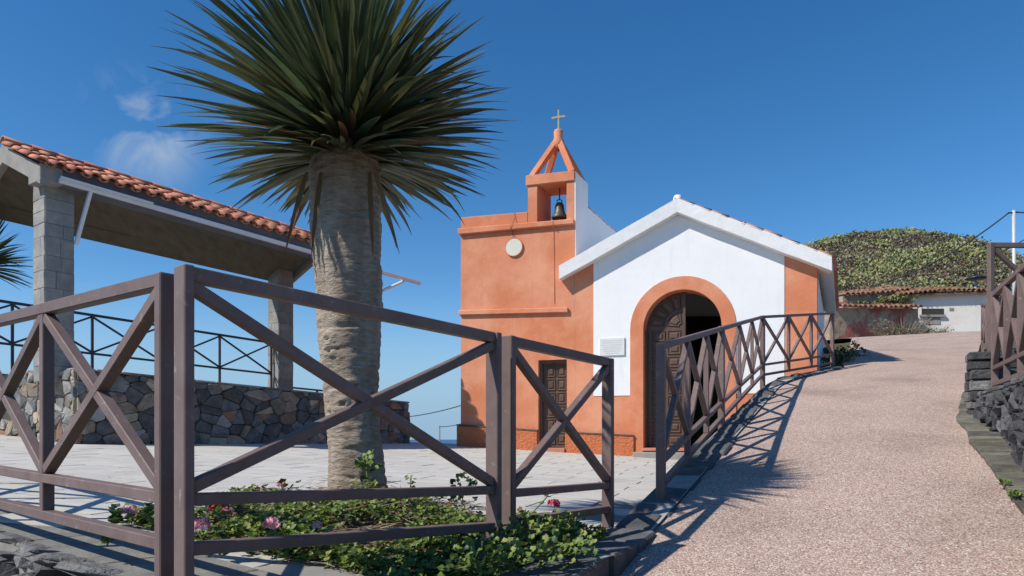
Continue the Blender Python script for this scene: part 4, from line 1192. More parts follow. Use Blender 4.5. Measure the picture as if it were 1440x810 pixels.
h0, h1 = PP(PL - 0.05, PW - 0.2, 1.10), PP(PL + 1.6, PW - 0.2, 1.05)
beam('bar', h0, h1, 0.04, 0.04, PB, M_rail, lr, 0)
beam('post', h1 + V(0, 0, -0.45), h1, 0.04, 0.04, PB, M_rail, lr, 0)
beam('post', (h0 + h1) / 2 + V(0, 0, -0.45), (h0 + h1) / 2, 0.04, 0.04, PB, M_rail, lr, 0)

# ------------------------------------------------------------------ dragon trees
def sword(name, mat, bend, twist, wid=0.058, L=1.0, nseg=9):
    vs, fs = [], []
    ang = 0; x = z = 0
    st = L / nseg
    for i in range(nseg + 1):
        t = i / nseg
        prof = 0.75 + 0.55 * min(1, t / 0.18) if t < 0.18 else 1.3 * (1 - ((t - 0.18) / 0.82) ** 2.3)
        wv = max(0.002, wid * prof * 0.5)
        tw = twist * t
        fold = 0.35 * wv
        c, s_ = math.cos(tw), math.sin(tw)
        nx, nz = -math.sin(ang), math.cos(ang)
        for yy, hh in ((-wv, fold), (0, 0), (wv, fold)):
            y2 = yy * c - hh * s_; h2 = yy * s_ + hh * c
            vs.append((x + nx * h2, y2, z + nz * h2))
        ang -= bend * (0.35 + 1.3 * t) / nseg
        x += math.cos(ang) * st; z += math.sin(ang) * st
    for i in range(nseg):
        for k in range(2):
            a = i * 3 + k
            fs.append((a, a + 1, a + 4, a + 3))
    me = bpy.data.meshes.new(name); me.from_pydata(vs, [], fs); me.materials.append(mat)
    for p in me.polygons: p.use_smooth = True
    return me
SW = {}
for mi, m in enumerate((M_leafA, M_leafB, M_leafC)):
    SW[mi] = [sword('sword_leaf', m, b, tw) for b, tw in ((0.05, 0.2), (0.15, -0.3), (0.28, 0.25), (0.42, -0.2), (0.62, 0.35), (0.85, -0.3))]

def dragon_tree(base, axis_pts, radii, head, nleaf, nstuff, Lmin, Lmax, label, lo_el=-16, rsc=1.0, seed=1, ball=None):
    rnd = random.Random(seed)
    o = thing('dragon_tree', base, label, 'tree')
    # trunk
    N = 56; rings = 230
    knots = [(-2.1, zs0 + dz_) for zs0, dz_ in ((axis_pts[0][2], 0.95), (axis_pts[0][2], 1.02))] + [(rnd.uniform(-3.0, 0.2), axis_pts[0][2] + rnd.uniform(0.5, 1.4)) for _ in range(6)]
    vs, fs = [], []
    zs = [p[2] for p in axis_pts]
    for i in range(rings + 1):
        f = i / rings
        z = zs[0] + (zs[-1] - zs[0]) * f
        cx = lerp_tab(z, [(p[2], p[0]) for p in axis_pts]); cy = lerp_tab(z, [(p[2], p[1]) for p in axis_pts])
        r = lerp_tab(z, list(zip(zs, radii)))
        upper = max(0, (f - 0.72) / 0.28)
        for k in range(N):
            a = 2 * math.pi * k / N
            ca, sa = math.cos(a), math.sin(a)
            jag = 0.004 * mnoise.noise((ca * 1.2, sa * 1.2, z * 26)) + 0.007 * mnoise.noise((ca * 2.5, sa * 2.5, z * 5 + 9)) + 0.012 * mnoise.noise((ca * 1.0, sa * 1.0, z * 2))
            jag += upper * 0.014 * mnoise.noise((ca * 3, sa * 3, z * 42)) + 0.005 * mnoise.noise((ca * 3.2 + 5, sa * 3.2, z * 60)) - 0.006 * max(0, mnoise.noise((ca * 1.6, sa * 1.6 + 3, z * 30)) - 0.25) * 4
            for (ka, kz_) in knots:
                dd = ((math.atan2(math.sin(a - ka), math.cos(a - ka)) * r) ** 2 + (z - kz_) ** 2) ** 0.5
                if dd < 0.05: jag += 0.012 * math.sin(dd / 0.05 * math.pi) - (0.022 if dd < 0.014 else 0)
            butt = 0.0
            if f < 0.10: butt = (0.10 - f) * 0.35 * (1 + 0.6 * math.sin(3 * a + 1))
            rr = r + jag + butt * r * 2
            vs.append((cx + ca * rr, cy + sa * rr, z))
    for i in range(rings):
        for k in range(N):
            j = (k + 1) % N
            fs.append((i * N + k, i * N + j, (i + 1) * N + j, (i + 1) * N + k))
    fs.append(tuple(rings * N + k for k in range(N)))
    mk('trunk', vs, fs, M_bark, o, smooth=True)
    hx, hy, hz = head
    # short stub head hidden inside the leaves
    lathe('crown_stub', [(radii[-1] * 0.98, -0.02), (radii[-1] * 0.9, 0.15), (radii[-1] * 0.5, 0.38), (0, 0.45)], Vector(head), M_bark, o, n=16)
    crown = bpy.data.objects.new('crown', None); COL.objects.link(crown); crown.parent = o
    sv_, sf_, sm_ = [], [], []
    tot = nleaf + nstuff
    for i in range(tot):
        # even spread of directions over the crown
        u = (i + 0.5) / tot
        el = rad(lo_el) + (rad(86) - rad(lo_el)) * (u ** 1.05)
        az = i * 2.399963 + rnd.uniform(-0.25, 0.25)
        el += rnd.uniform(-0.10, 0.10)
        d = Vector((math.cos(az) * math.cos(el), math.sin(az) * math.cos(el), math.sin(el)))
        low = max(0, min(1, (rad(18) - el) / rad(50)))
        hz_off = 0.0 + 0.42 * max(0, u) ** 0.9
        r0 = radii[-1] * (0.92 - 0.75 * u)
        p = Vector((hx + math.cos(az) * r0, hy + math.sin(az) * r0, hz + hz_off - 0.03))
        L = rnd.uniform(Lmin, Lmax) * (1.0 if u > 0.1 else 0.92)
        if ball:
            # leaf tips end on a flattened ball
            bc_, brx, brz = ball
            e = Vector(((p.x - bc_.x) / brx, (p.y - bc_.y) / brx, (p.z - bc_.z) / brz)); g_ = Vector((d.x / brx, d.y / brx, d.z / brz))
            qa, qb, qc = g_.dot(g_), 2 * e.dot(g_), e.dot(e) - 1
            L = (-qb + math.sqrt(max(0.0, qb * qb - 4 * qa * qc))) / (2 * qa) * rnd.uniform(0.84, 1.12)
            L = max(0.35, L)
        if rnd.random() < 0.06: L *= rnd.uniform(0.55, 0.85)
        bend = rnd.choice((1, 1, 2, 2, 3)) if el > rad(15) else rnd.choice((1, 1, 2, 2, 3))
        if el > rad(55): bend = rnd.choice((0, 0, 1, 2))
        if rnd.random() < 0.04: bend = 5
        q = rnd.random()
        mi = 0
        if q < 0.004 + 0.10 * low: mi = 2
        elif q < 0.16 + 0.45 * low: mi = 1
        me = SW[mi][bend]
        zax = Vector((0, 0, 1)) if abs(d.z) < 0.97 else Vector((1, 0, 0))
        mat = frame(p, d, zax) @ Matrix.Rotation(rnd.uniform(-0.5, 0.5), 4, 'X') @ Matrix.Diagonal((L, rsc * rnd.uniform(0.85, 1.15), L, 1))
        if (i * 7919) % tot < nleaf:
            lf = link('leaf', me, crown)
            lf.matrix_local = Matrix.Translation(-Vector(base)) @ mat
        else:
            n0 = len(sv_)
            sv_ += [mat @ v.co for v in me.vertices]
            sf_ += [tuple(n0 + k for k in pl.vertices) for pl in me.polygons]
            sm_ += [mi] * len(me.polygons)
    if sv_:
        b = mk('leaf_mass', sv_, sf_, [M_leafA, M_leafB, M_leafC], crown, smooth=True, midx=sm_)
        b['kind'] = 'stuff'
    return o, crown

Yt = 4.3
axp = [at(503, 690, Yt), at(500, 640, Yt), at(497, 600, Yt), at(494, 520, Yt), at(490, 450, Yt), at(489, 400, Yt), at(488, 330, Yt), at(486, 270, Yt), at(486, 236, Yt), at(486, 215, Yt)]
hw = [41, 38, 37.5, 39, 44.5, 46, 48, 49, 50, 46]
radii = [h * Yt / 1000 for h in hw]
axp = [(p.x, Yt + 0.0, p.z) for p in axp]; axp[0] = (axp[0][0], Yt, axp[0][2] - 0.12)
tree, crown = dragon_tree(Vector((axp[0][0], Yt, axp[0][2])), axp, radii, at(486, 226, Yt), 300, 470, 0.72, 1.0,
                   'tall dragon tree with thick ringed trunk and spiky sword leaf crown', rsc=0.64, seed=4, ball=(at(484, 150, Yt), 0.97, 0.76))
# a few dead leaves hanging against the trunk
for px, py, dx in ((432, 300, -0.25), (452, 250, -0.1), (520, 270, 0.05), (528, 255, 0.3)):
    p = at(px, 242, Yt - 0.225)
    lf = link('leaf', SW[2][1], crown)
    lf.matrix_local = Matrix.Translation(-tree.location) @ frame(p, Vector((dx, -0.12, -1)), (0, -1, 0.1)) @ Matrix.Diagonal((0.5, 0.4, 0.5, 1))
# second, smaller one standing beyond the left edge
b2 = Vector((-9.05, 12.0, 0.5))
hx = at(-26, 382, 12.0)
dragon_tree(Vector((hx.x, 12.0, 0.8)), [(hx.x, 12.0, 0.8), (hx.x, 12.0, 1.8), (hx.x, 12.0, hx.z)], [0.16, 0.14, 0.15], hx, 120, 80, 0.62, 0.78,
            'young dragon tree on the platform, its leaf tips showing beside the stone column', seed=9, rsc=0.8)

# ------------------------------------------------------------------ planted bed
bed_poly = [(-2.15, 3.95), (-1.75, 3.5), (-1.2, 3.2), (-0.85, 2.98), (-0.45, 2.62), (-0.1, 2.3), (0.30, 2.95), (0.50, 3.45), (0.56, 3.9), (0.3, 4.4), (-0.1, 4.75), (-0.6, 4.95), (-1.3, 4.95), (-1.75, 4.6)]
def bed_edge(x, y):
    d = 9
    n = len(bed_poly)
    for i in range(n):
        a = Vector(bed_poly[i]); b = Vector(bed_poly[(i + 1) % n]); p = Vector((x, y))
        t = max(0, min(1, (p - a).dot(b - a) / (b - a).length_squared))
        d = min(d, (p - (a + (b - a) * t)).length)
    return d
def zbed(x, y):
    e = min(bed_edge(x, y), 0.5)
    z = zfloor(x, y) - 0.012 + 0.11 * e + 0.02 * mnoise.noise((x * 5, y * 5, 0))
    z += 0.15 * math.exp(-((x + 0.93) ** 2 + (y - 4.3) ** 2) / 0.35)
    # outside the fence the bed slopes down to the lane
    n = Vector((x + 0.075, y - 3.375)); dd = n.x * 0.749 - n.y * 0.663
    if dd > 0: z -= 0.40 * min(dd, 0.6)
    return z
bm = bmesh.new(); G = 0.09; grid = {}
for i in range(-30, 12):
    for j in range(22, 72):
        x, y = i * G, j * G
        if inpoly(x, y, bed_poly): grid[(i, j)] = bm.verts.new((x, y, zbed(x, y)))
for (i, j), v in grid.items():
    c = [grid.get((i + a, j + b)) for a, b in ((0, 0), (1, 0), (1, 1), (0, 1))]
    if all(c): bm.faces.new(c)
soil = from_bm('soil', bm, M_soil, smooth=True); soil['kind'] = 'structure'

class Cloud:
    def __init__(s): s.v = []; s.f = []; s.m = []
    def leaf(s, p, d, n, size, mi, lob=5):
        d = Vector(d).normalized(); n = Vector(n); n = (n - d * n.dot(d)).normalized(); t = n.cross(d)
        i0 = len(s.v)
        s.v.append(Vector(p) - n * size * 0.10)
        K = 7
        for k in range(K):
            a = -2.5 + 5.0 * k / (K - 1)
            r = size * (0.55 + 0.12 * (k % 2)) * (1.0 - 0.1 * abs(a) / 2.5)
            s.v.append(Vector(p) + d * (math.cos(a) * r + size * 0.1) + t * math.sin(a) * r + n * size * 0.12 * (k % 2))
        for k in range(K - 1):
            s.f.append((i0, i0 + 1 + k, i0 + 2 + k)); s.m.append(mi)
    def blade(s, p, q, w, mi):
        p, q = Vector(p), Vector(q)
        d = (q - p).normalized(); t = d.cross(Vector((random.uniform(-1, 1), random.uniform(-1, 1), random.uniform(-1, 1)))).normalized() * w
        i0 = len(s.v); s.v += [p - t, p + t, q + t * 0.5, q - t * 0.5]
        s.f.append((i0, i0 + 1, i0 + 2, i0 + 3)); s.m.append(mi)

cl = Cloud()
rb_ = random.Random(21)
def rdir(up=0.0):
    a = rb_.uniform(0, 6.283); z = rb_.uniform(-0.5, 0.8) + up
    return Vector((math.cos(a), math.sin(a), z))
count = 0
tx, ty = axp[0][0], Yt
while count < 13500:
    x, y = rb_.uniform(-2.2, 0.65), rb_.uniform(2.25, 6.0)
    if not inpoly(x, y, bed_poly): continue
    dn = mnoise.noise((x * 2.1 + 3, y * 2.1, 1.0))
    near_trunk = math.hypot(x - tx, y - ty)
    dens = 0.30 + 1.1 * dn
    if y < 4.2: dens += 0.5
    if y > 4.1: dens -= 0.30
    if y < 3.1 and x > -0.6: dens += 0.3
    if x > 0.05: dens += 0.25
    if near_trunk < 0.9: dens -= 0.35
    dens -= 0.25 * (mnoise.noise((x * 6, y * 6, 3)) > 0.15)
    if near_trunk < 0.21: continue
    if rb_.random() > dens: continue
    hmax = 0.03 + 0.11 * max(0, 0.4 + dn) + 0.03 * mnoise.noise((x * 9, y * 9, 6)) + (0.015 if y < 4 else -0.01)
    h = hmax * rb_.random() ** 0.6
    g = mnoise.noise((x * 3.3 - 4, y * 3.3 + 8, 0))
    q = rb_.random() + 0.5 * g
    mi = 0 if q < 0.55 else (1 if q < 0.85 else 0)
    if rb_.random() < 0.16: mi = 2
    if h < 0.03 and rb_.random() < 0.5: mi = 3
    if y > 4.0 and rb_.random() < 0.30: mi = 3
    nrm = Vector((rb_.uniform(-.8, .6), rb_.uniform(-.9, .4), 1.0))
    cl.leaf((x, y, zbed(x, y) + h), rdir(), nrm, rb_.uniform(0.013, 0.034), mi)
    count += 1
for i in range(4200):     # stems and litter
    x, y = rb_.uniform(-2.1, 0.6), rb_.uniform(2.4, 5.9)
    if not inpoly(x, y, bed_poly): continue
    p = Vector((x, y, zbed(x, y) + rb_.uniform(0.0, 0.07)))
    dd_ = rdir(0.0); dd_.z *= 0.35
    cl.blade(p, p + dd_ * rb_.uniform(0.04, 0.17), rb_.uniform(0.0012, 0.003), 4)
for i in range(500):
    x, y = rb_.uniform(-2.1, 0.6), rb_.uniform(2.4, 5.9)
    if not inpoly(x, y, bed_poly): continue
    cl.leaf((x, y, zbed(x, y) + 0.012), rdir(-0.2), (rb_.uniform(-.3, .3), rb_.uniform(-.3, .3), 1), rb_.uniform(0.02, 0.045), 3)
gc = mk('ground_cover', cl.v, cl.f, [M_iv1, M_iv2, M_iv3, M_iv4, M_sticks], midx=cl.m)
tag(gc, 'low green trailing ground cover with dry stems around the dragon tree', 'plants', kind='stuff')

# geraniums with pink flower heads
def geranium(px, py, Y, size, pet, label, stem_to=0.14, leaves=16):
    size *= 1.35
    py -= 3
    c = at(px, py, Y)
    base = Vector((c.x + rb_.uniform(-.02, .02), c.y + 0.03, zbed(c.x, c.y) if inpoly(c.x, c.y, bed_poly) else zfloor(c.x, c.y)))
    o = thing('geranium', base, label, 'flower', 'pink geraniums in the bed')
    tube('stem', [base, (base + c) / 2 + V(0.01, 0.0, 0), c - V(0, 0, size * 0.3)], 0.003, M_stem, o, n=5)
    k = Cloud()
    nf = int(16 + size * 240)
    for i in range(nf):
        d = rdir(0.25).normalized()
        p = c + Vector((d.x, d.y, d.z * 0.75)) * size * rb_.uniform(0.55, 1.0)
        for j in range(4):
            a = rb_.uniform(0, 6.28)
            t = d.orthogonal().normalized(); t = Matrix.Rotation(a, 3, d) @ t
            k.leaf(p + t * size * 0.14, t, d + t * 0.25, size * 0.42, 0 if rb_.random() < 0.65 else 1)
    mk('flower_head', k.v, k.f, pet, o, midx=k.m)
    kl = Cloud()
    for i in range(leaves):
        d = rdir(); t = rb_.random()
        p = base + Vector((d.x * 0.08, d.y * 0.08, 0.02 + rb_.uniform(0, 0.10)))
        kl.leaf(p, d, Vector((d.x * .5 - .2, d.y * .5 - .3, 1)), rb_.uniform(0.03, 0.05), rb_.choice((0, 0, 1)))
    mk('foliage', kl.v, kl.f, [M_iv1, M_iv3], o, midx=kl.m)
    return o
geranium(184, 721, 3.75, 0.030, [M_pet1, M_pet2], 'pink geranium head on its own at the left end of the bed', leaves=60)
geranium(279, 743, 3.0, 0.036, [M_pet1, M_pet2], 'big pale pink geranium head close against the corner post')
geranium(305, 716, 3.7, 0.034, [M_pet3, M_pet1], 'deep pink geranium head above the big pale one')
geranium(321, 724, 3.6, 0.027, [M_pet1, M_pet2], 'pale pink drooping geranium head beside the deep pink one')
geranium(382, 740, 3.12, 0.030, [M_pet1, M_pet2], 'pink geranium head low among leaves below the fence cross')
geranium(395, 684, 4.1, 0.020, [M_pet1, M_pet3], 'tiny pink geranium head peeping over the middle rail')
geranium(779, 712, 4.35, 0.030, [M_pet3, M_pet1], 'red pink geranium head behind the tall cross fence panel', leaves=8)
geranium(236, 728, 3.6, 0.020, [M_pet1, M_pet2], 'small pink geranium head seen between the fence braces left of the post pair', leaves=10)
geranium(446, 743, 3.3, 0.018, [M_pet2, M_pet1], 'faded small geranium head near the bottom rail', leaves=6)

def shoot(pts, label, nl, size, mats, name='leafy_shoot', spread=0.05, cat='plant'):
    pts = [Vector(p) for p in pts]
    o = thing(name, pts[0], label, cat)
    tube('stem', pts, 0.004, M_stem, o, n=5)
    k = Cloud()
    for i in range(nl):
        t = rb_.random() ** 0.8 * (len(pts) - 1.001); a = int(t); f = t - a
        p = pts[a] * (1 - f) + pts[a + 1] * f
        d = rdir(0.2).normalized()
        k.leaf(p + d * rb_.uniform(0.01, spread), d, Vector((d.x * .3 - .3, d.y * .3 - .5, 0.8)), size * rb_.uniform(0.7, 1.2), rb_.choice((0, 0, 1, 2)))
    mk('foliage', k.v, k.f, mats, o, midx=k.m)
    return o
gm = [M_iv1, M_iv2, M_iv3]
shoot([at(522, 700, 4.03), at(518, 680, 4.06), at(515, 660, 4.08), at(517, 645, 4.09)], 'leafy green climber on the foot of the dragon tree trunk', 46, 0.040, gm, spread=0.075)
shoot([at(577, 712, 4.2), at(577, 690, 4.2), at(578, 668, 4.2)], 'single upright leafy sprig between trunk and post pair', 18, 0.022, gm, spread=0.035)
shoot([at(655, 720, 4.5), at(650, 700, 4.5), at(655, 690, 4.5), at(664, 674, 4.5)], 'bushy dark sprig left of the middle post pair', 70, 0.034, gm, spread=0.11)
shoot([at(735, 752, 4.1), at(748, 722, 4.2), at(768, 700, 4.25), at(773, 690, 4.25)], 'thin arching sprig beyond the tall cross panel', 14, 0.030, gm, spread=0.04)
shoot([at(690, 765, 3.3), at(735, 745, 3.3), at(775, 742, 3.35), at(806, 740, 3.45)], 'trailing leafy stems at the end of the bed by the kerb', 240, 0.025, gm, spread=0.10)
shoot([at(640, 800, 2.75), at(690, 790, 2.8), at(760, 785, 2.95), at(815, 775, 3.15)], 'leafy tangle spilling over the bed edge towards the lane', 420, 0.027, gm, spread=0.14)
k_ = at(150, 768, 2.75)
shoot([k_, k_ + V(0.01, 0, 0.02), k_ + V(0.02, 0, 0.03)], 'tiny weed growing on the coping under the left fence', 22, 0.024, gm, name='weed', spread=0.035)
# small weeds in the gutter
for i, (px, py, Y) in enumerate(((1413, 690, 4.4), (1425, 702, 4.15))):
    p = at(px, py, Y); s_, v_ = sv(p.x, p.y); p.z = zlane(s_) + 0.02
    shoot([p, p + V(0.005, 0, 0.015), p + V(0.01, 0, 0.02)], ('larger flat weed' if i else 'smaller flat weed') + ' growing between the gutter stones', 16 + 8 * i, 0.022, gm, name='weed', spread=0.03)
p = at(1372, 540, 9.0); s_, v_ = sv(p.x, p.y)

# ------------------------------------------------------------------ houses at the top of the lane
HY = 33.0
hs_ = thing('white_house', at(1335, 470, HY), 'low cream white house with weathered tile roof at the top of the lane', 'house')
hw0, hw1 = at(1283, 418, HY), at(1395, 413, HY - 0.6)
zgr = 4.0
dvec = (hw1 - hw0); dvec.z = 0; dh = dvec.normalized(); back = Vector((-dh.y, dh.x, 0))
pts = [hw0 + V(0, 0, 0.16), hw1 + V(0, 0, 0.13), Vector((hw1.x, hw1.y, zgr)), Vector((hw0.x, hw0.y, zgr))]
prism('wall', pts, back * 5, M_cream, hs_)
wn0 = at(1297, 434, HY) ; wn1 = at(1327, 443, HY - .2)
def rect_on(a_px, b_px, y0, y1, out, th, mat, parent, name):
    def onw(px, py):
        k = (px - 720) / 1000.0
        # intersection of the pixel column with the wall line
        t = (k * hw0.y - hw0.x) / (dh.x - k * dh.y)
        q = hw0 + dh * t
        return Vector((q.x, q.y, (610 - py) / 1000.0 * q.y)) - back * out
    return prism(name, [onw(a_px, y0), onw(b_px, y0), onw(b_px, y1), onw(a_px, y1)], back * th, mat, parent)
rect_on(1296, 1327, 434, 442.5, 0.02, 0.05, M_dark, hs_, 'window')
rect_on(1293, 1329, 443, 446, 0.12, 0.15, M_conc, hs_, 'window_sill')
rect_on(1299, 1322, 446.5, 456, 0.03, 0.05, M_conc, hs_, 'repair_patch')
rect_on(1335, 1341, 433, 437, 0.02, 0.03, M_colstone, hs_, 'number_plate')
def tile_roof(name, parent, e0, e1, r0, r1, n, courses, mat, sagamt=0.1):
    """joined barrel tiles between an eave line e0-e1 and a ridge line r0-r1"""
    bm = bmesh.new()
    for c in range(n):
        for r in range(courses):
            def P(u, w):
                a = e0.lerp(e1, u); b = r0.lerp(r1, u)
                q = a.lerp(b, w); q.z -= sagamt * math.sin(math.pi * u) * (1 - 0.3 * w)
                return q
            u0 = c / n; u1 = (c + 1) / n
            w0 = r / courses - 0.02 - rb_.uniform(0, 0.03); w1 = (r + 1) / courses
            wd = (u1 - u0)
            jz = rb_.uniform(-0.02, 0.03)
            K = 6
            A_, B_ = [], []
            for k in range(K + 1):
                f = k / K
                hgt = math.sin(math.pi * f) * 0.115 + jz
                A_.append(bm.verts.new(P(u0 + wd * f * 1.02, w0) + V(0, 0, hgt + 0.03))); B_.append(bm.verts.new(P(u0 + wd * f, w1) + V(0, 0, hgt * 0.85)))
            for k in range(K): bm.faces.new((A_[k], A_[k + 1], B_[k + 1], B_[k]))
            lo = [bm.verts.new(v.co - V(0, 0, 0.05)) for v in A_]
            for k in range(K): bm.faces.new((A_[k + 1], A_[k], lo[k], lo[k + 1]))
    bmesh.ops.recalc_face_normals(bm, faces=bm.faces)
    o = from_bm(name, bm, mat, parent)
    o['kind'] = 'stuff'
    return o
e0, e1 = hw0 - back * 0.3 - dh * 0.7 + V(0, 0, 0.05), hw1 - back * 0.3 + V(0, 0, 0.02)
tile_roof('roof_tiles', hs_, e0, e1, e0 + back * 2.2 + V(0, 0, 0.62), e1 + back * 2.2 + V(0, 0, 0.50), 20, 5, M_oldtile, -0.12)
prism('roof_base', [e0 + V(0, 0, 0.015), e1 + V(0, 0, 0.015), e1 + back * 2.2 + V(0, 0, 0.48), e0 + back * 2.2 + V(0, 0, 0.60)], (0, 0, -0.04), M_oldtile, hs_)
# ruined outbuilding on the left of it
ob = thing('old_outbuilding', at(1235, 475, HY - 1.5), 'ruined outbuilding with peeling red render and overgrown tile roof', 'outbuilding')
o0, o1 = at(1170, 433, HY - 2.0), at(1291, 434, HY - 0.9)
dv = o1 - o0; dv.z = 0; od = dv.normalized(); obk = Vector((-od.y, od.x, 0))
prism('wall', [o0 * 1, o1 * 1, Vector((o1.x, o1.y, 3.4)), Vector((o0.x, o0.y, 3.4))], obk * 2.2, M_ochre, ob)
f0, f1 = o0 - obk * 0.25 + V(0, 0, 0.02), o1 - obk * 0.25 + V(0, 0, 0.02)
tile_roof('roof_tiles', ob, f0, f1, f0 + obk * 1.9 + V(0, 0, 0.45), f1 + obk * 1.3 + V(0, 0, 0.30), 17, 4, M_oldtile, 0.05)
g0, g1 = at(1188, 415, HY + 0.2), at(1285, 407, HY + 0.3)
prism('upper_wall', [g0 + V(0, 0.2, 0), g1 + V(0, 0.2, 0), g1 + V(0, 0.2, -1.2), g0 + V(0, .2, -1.2)], obk * 2, M_ochre, ob)
tile_roof('upper_roof_tiles', ob, g0, g1, g0 + obk * 1.6 + V(0, 0, 0.30), g1 + obk * 1.6 + V(0, 0, 0.42), 14, 4, M_oldtile, 0.06)
def scrub(name, label, c, rx, ry, rz, n, size, mats, wts_, twig=0, cat='bush', parent=None):
    k = Cloud()
    for i in range(n):
        d = rdir(0.15); d.normalize()
        rr = rb_.random() ** 0.45
        lump = 0.75 + 0.5 * mnoise.noise((d.x * 2 + c.x, d.y * 2, d.z * 2 + c.y))
        p = c + Vector((d.x * rx, d.y * ry, abs(d.z) * rz)) * rr * lump
        k.leaf(p, rdir(), rdir(0.6), size * rb_.uniform(0.6, 1.4), rb_.choices(range(len(mats)), wts_)[0])
    for i in range(twig):
        d = rdir(0.5).normalized()
        a = c + Vector((d.x * rx, d.y * ry, 0)) * 0.3; b = c + Vector((d.x * rx, d.y * ry, abs(d.z) * rz)) * rb_.uniform(0.7, 1.1)
        k.blade(a, b, 0.008 * size / 0.04 * 0.5, len(mats) - 1)
    if parent is None:
        o = mk(name, k.v, k.f, mats, midx=k.m, loc=c); tag(o, label, cat)
    else:
        o = mk(name, k.v, k.f, mats, parent, midx=k.m)
    return o
scrub('roof_plants', None, at(1258, 424, HY - 0.5), 1.0, 0.5, 0.55, 260, 0.10, [CA[0], CA[2], CA[3]], (3, 2, 1), parent=ob)
scrub('roof_plants', None, at(1215, 428, HY - 0.8), 1.1, 0.5, 0.25, 200, 0.08, [CA[0], CA[3], CA[4]], (3, 2, 2), parent=ob)
scrub('dry_bush', 'grey twiggy dry bush in front of the white house wall', at(1270, 474, HY - 2.5), 1.7, 0.8, 1.15, 1100, 0.06, [CA[4], CA[3], M_sticks, M_sticks], (3, 3, 3, 1), twig=400)
scrub('dry_bush', 'low spreading grey bush beside the window of the white house', at(1312, 473, HY - 1.8), 1.0, 0.7, 0.6, 450, 0.06, [CA[4], CA[3], M_sticks, M_sticks], (3, 3, 3, 1), twig=200)
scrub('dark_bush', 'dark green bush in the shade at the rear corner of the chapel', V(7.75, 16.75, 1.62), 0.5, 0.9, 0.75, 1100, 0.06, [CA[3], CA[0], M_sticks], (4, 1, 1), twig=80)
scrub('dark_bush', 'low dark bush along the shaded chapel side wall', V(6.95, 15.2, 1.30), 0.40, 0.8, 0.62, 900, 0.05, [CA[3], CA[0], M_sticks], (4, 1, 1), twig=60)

# ------------------------------------------------------------------ hill covered with prickly pear
HC = Vector((36.0, 74.0, 0)); HRX, HRY, HTOP = 15.5, 20.0, 19.6
def zhill(x, y):
    ang_x = (x - HC.x) / HRX; ang_y = (y - HC.y) / HRY
    r2 = ang_x * ang_x + ang_y * ang_y
    base = 4.2 + (HTOP - 4.2) * math.exp(-(r2 ** 1.15) * 0.62) * 1.0
    # long right shoulder
    base = max(base, 4.2 + 12.8 * math.exp(-(((x - 52) / 16) ** 2 + ((y - 82) / 20) ** 2)))
    return base + 0.5 * mnoise.noise((x * 0.16, y * 0.16, 0)) + 0.22 * mnoise.noise((x * 0.5, y * 0.5, 3))
vs, fs = [], []
X0, X1, Y0, Y1, NX, NY = 16, 95, 38, 115, 90, 78
for j in range(NY + 1):
    for i in range(NX + 1):
        x = X0 + (X1 - X0) * i / NX; y = Y0 + (Y1 - Y0) * j / NY
        vs.append((x, y, zhill(x, y)))
for j in range(NY):
    for i in range(NX):
        a = j * (NX + 1) + i
        fs.append((a, a + 1, a + NX + 2, a + NX + 1))
mk('hill', vs, fs, M_hill, smooth=True)['kind'] = 'structure'
k = Cloud()
rc = random.Random(5)
def pad(k, p, d, n, size, mi):
    d = d.normalized(); n = (n - d * n.dot(d)).normalized(); t = n.cross(d)
    i0 = len(k.v)
    for a, b in ((0, 0), (0.35, -0.36), (0.8, -0.40), (1.1, 0.0), (0.8, 0.40), (0.35, 0.36)):
        k.v.append(p + d * size * a + t * size * b + n * size * 0.06 * (1 if b == 0 else -1))
    k.f.append((i0, i0 + 1, i0 + 2, i0 + 3)); k.f.append((i0, i0 + 3, i0 + 4, i0 + 5)); k.m += [mi, mi]
cnt = 0
while cnt < 6500:
    x, y = rc.uniform(14, 68), rc.uniform(42, 86)
    px = 720 + 1000 * x / y
    if px < 1110 or px > 1500: continue
    z = zhill(x, y)
    dn = mnoise.noise((x * 0.22, y * 0.22, 4.0)) + 0.5 * mnoise.noise((x * 0.6, y * 0.6, 1.0))
    if rc.random() > 0.22 + 1.3 * dn: 
        # brown shrubs between the cacti
        if rc.random() < 0.6:
            for i in range(11):
                d = Vector((rc.uniform(-1, 1), rc.uniform(-1, 1), rc.uniform(0.2, 1)))
                pad(k, Vector((x, y, z)) + d * rc.uniform(0, 0.4), d, Vector((rc.uniform(-1, 1), -1, rc.uniform(-1, 1))), rc.uniform(0.08, 0.2), rc.choice((4, 4, 4, 0, 5)))
        continue
    tone = mnoise.noise((x * 0.3 + 9, y * 0.3, 0))
    main = rc.choices((0, 1, 2, 3), (4, 2.6 + 2 * tone, 1.6 + 2.5 * max(0, -tone), 0.7))[0]
    big = rc.uniform(0.11, 0.25)
    np_ = rc.randint(4, 12)
    for i in range(np_):
        d = Vector((rc.uniform(-1, 1), rc.uniform(-1, 1), rc.uniform(0.1, 1.3)))
        o_ = Vector((rc.uniform(-.55, .55), rc.uniform(-.55, .55), rc.uniform(0, 0.45)))
        n_ = Vector((rc.uniform(-1, 1), rc.uniform(-1, 0.2), rc.uniform(-0.3, 0.5)))
        pad(k, Vector((x, y, z)) + o_, d, n_, big * rc.uniform(0.7, 1.1), main if rc.random() < 0.75 else rc.choice((0, 1, 2)))
    cnt += 1
hv = mk('prickly_pear', k.v, k.f, CA, midx=k.m)
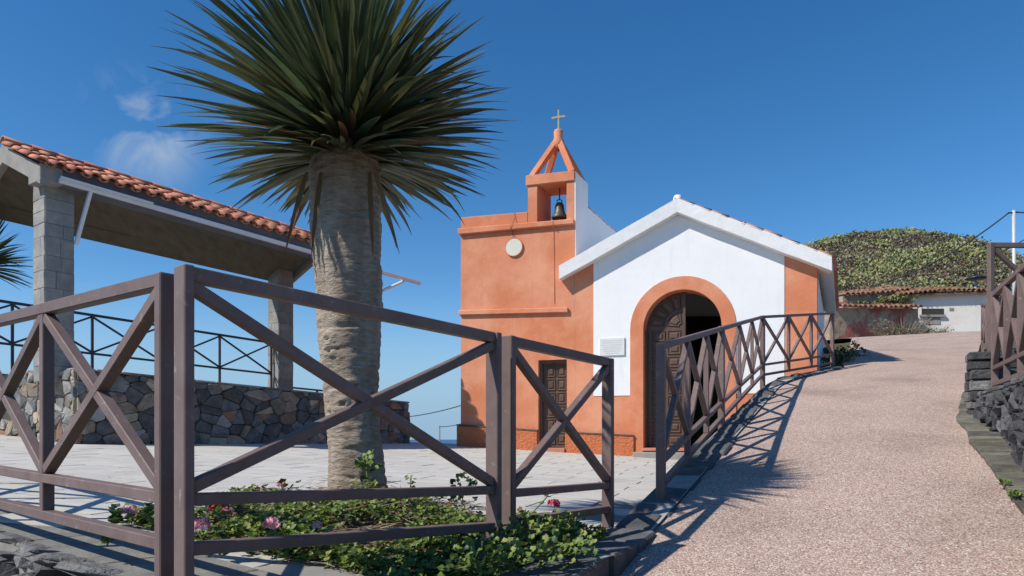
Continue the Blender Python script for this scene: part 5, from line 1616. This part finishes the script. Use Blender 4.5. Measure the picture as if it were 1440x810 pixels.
tag(hv, 'thickets of prickly pear cactus covering the rounded hill', 'cactus', kind='stuff')

# ------------------------------------------------------------------ poles and wires
pol = thing('utility_pole', at(1427, 430, 34), 'slim pale metal utility pole rising behind the white house', 'pole')
pb = at(1427, 440, 34); pt_ = at(1425.5, 296, 34)
tube('shaft', [V(pb.x, pb.y, 4.0), pt_], [0.10, 0.075], M_pole, pol, n=10)
beam('bracket', pt_ + V(-0.28, 0, -0.12), pt_ + V(0.22, 0, -0.08), 0.06, 0.06, (0, 1, 0), M_wire, pol, 0)
def wire(a, b, sag, label, r=0.03):
    pts = []
    for i in range(17):
        t = i / 16; p = a.lerp(b, t); p.z -= sag * 4 * t * (1 - t); pts.append(p)
    o = tube('overhead_wire', pts, r, M_wire, None, n=5, loc=a)
    tag(o, label, 'wire')
wire(pt_ + V(-0.25, 0, -0.12), at(1225, 402, 40), 0.5, 'thick black overhead wire crossing the cactus hill from the pole top', 0.035)
wire(pt_ + V(0.22, 0, -0.08), at(1500, 268, 30), 0.3, 'black overhead wire leaving the pole top away from the chapel', 0.035)
wire(at(1500, 300, 30), at(1262, 402, 42), 0.6, 'thinner black overhead wire crossing the hill below the thick one', 0.022)
sl_ = thing('solar_lamp', at(1373, 420, 38), 'dark solar lamp on a thin post behind the white house roof', 'lamp')
tube('post', [V(at(1372, 420, 38).x, 38, 4.2), at(1372, 396, 38)], 0.06, M_pole, sl_, n=8)
lathe('lamp_head', [(0, 0.16), (0.25, 0.14), (0.52, 0.05), (0.55, 0.0), (0.3, -0.06), (0.0, -0.08)], at(1373, 392, 38), M_solar, sl_, n=14)
pe = thing('fence_stake', at(618, 625, 24), 'thin grey post standing beyond the terrace edge', 'post')
tube('shaft', [at(618, 690, 24), at(618, 598, 24)], 0.028, M_conc, pe, n=6)
wire(at(618, 600, 24), at(660, 592, 22), 0.05, 'short thin wire from the grey post to the chapel tower', 0.012)
wire(at(520, 586, 60), at(665, 565, 40), 0.4, 'long thin wire sagging beyond the terrace left of the chapel tower', 0.03)
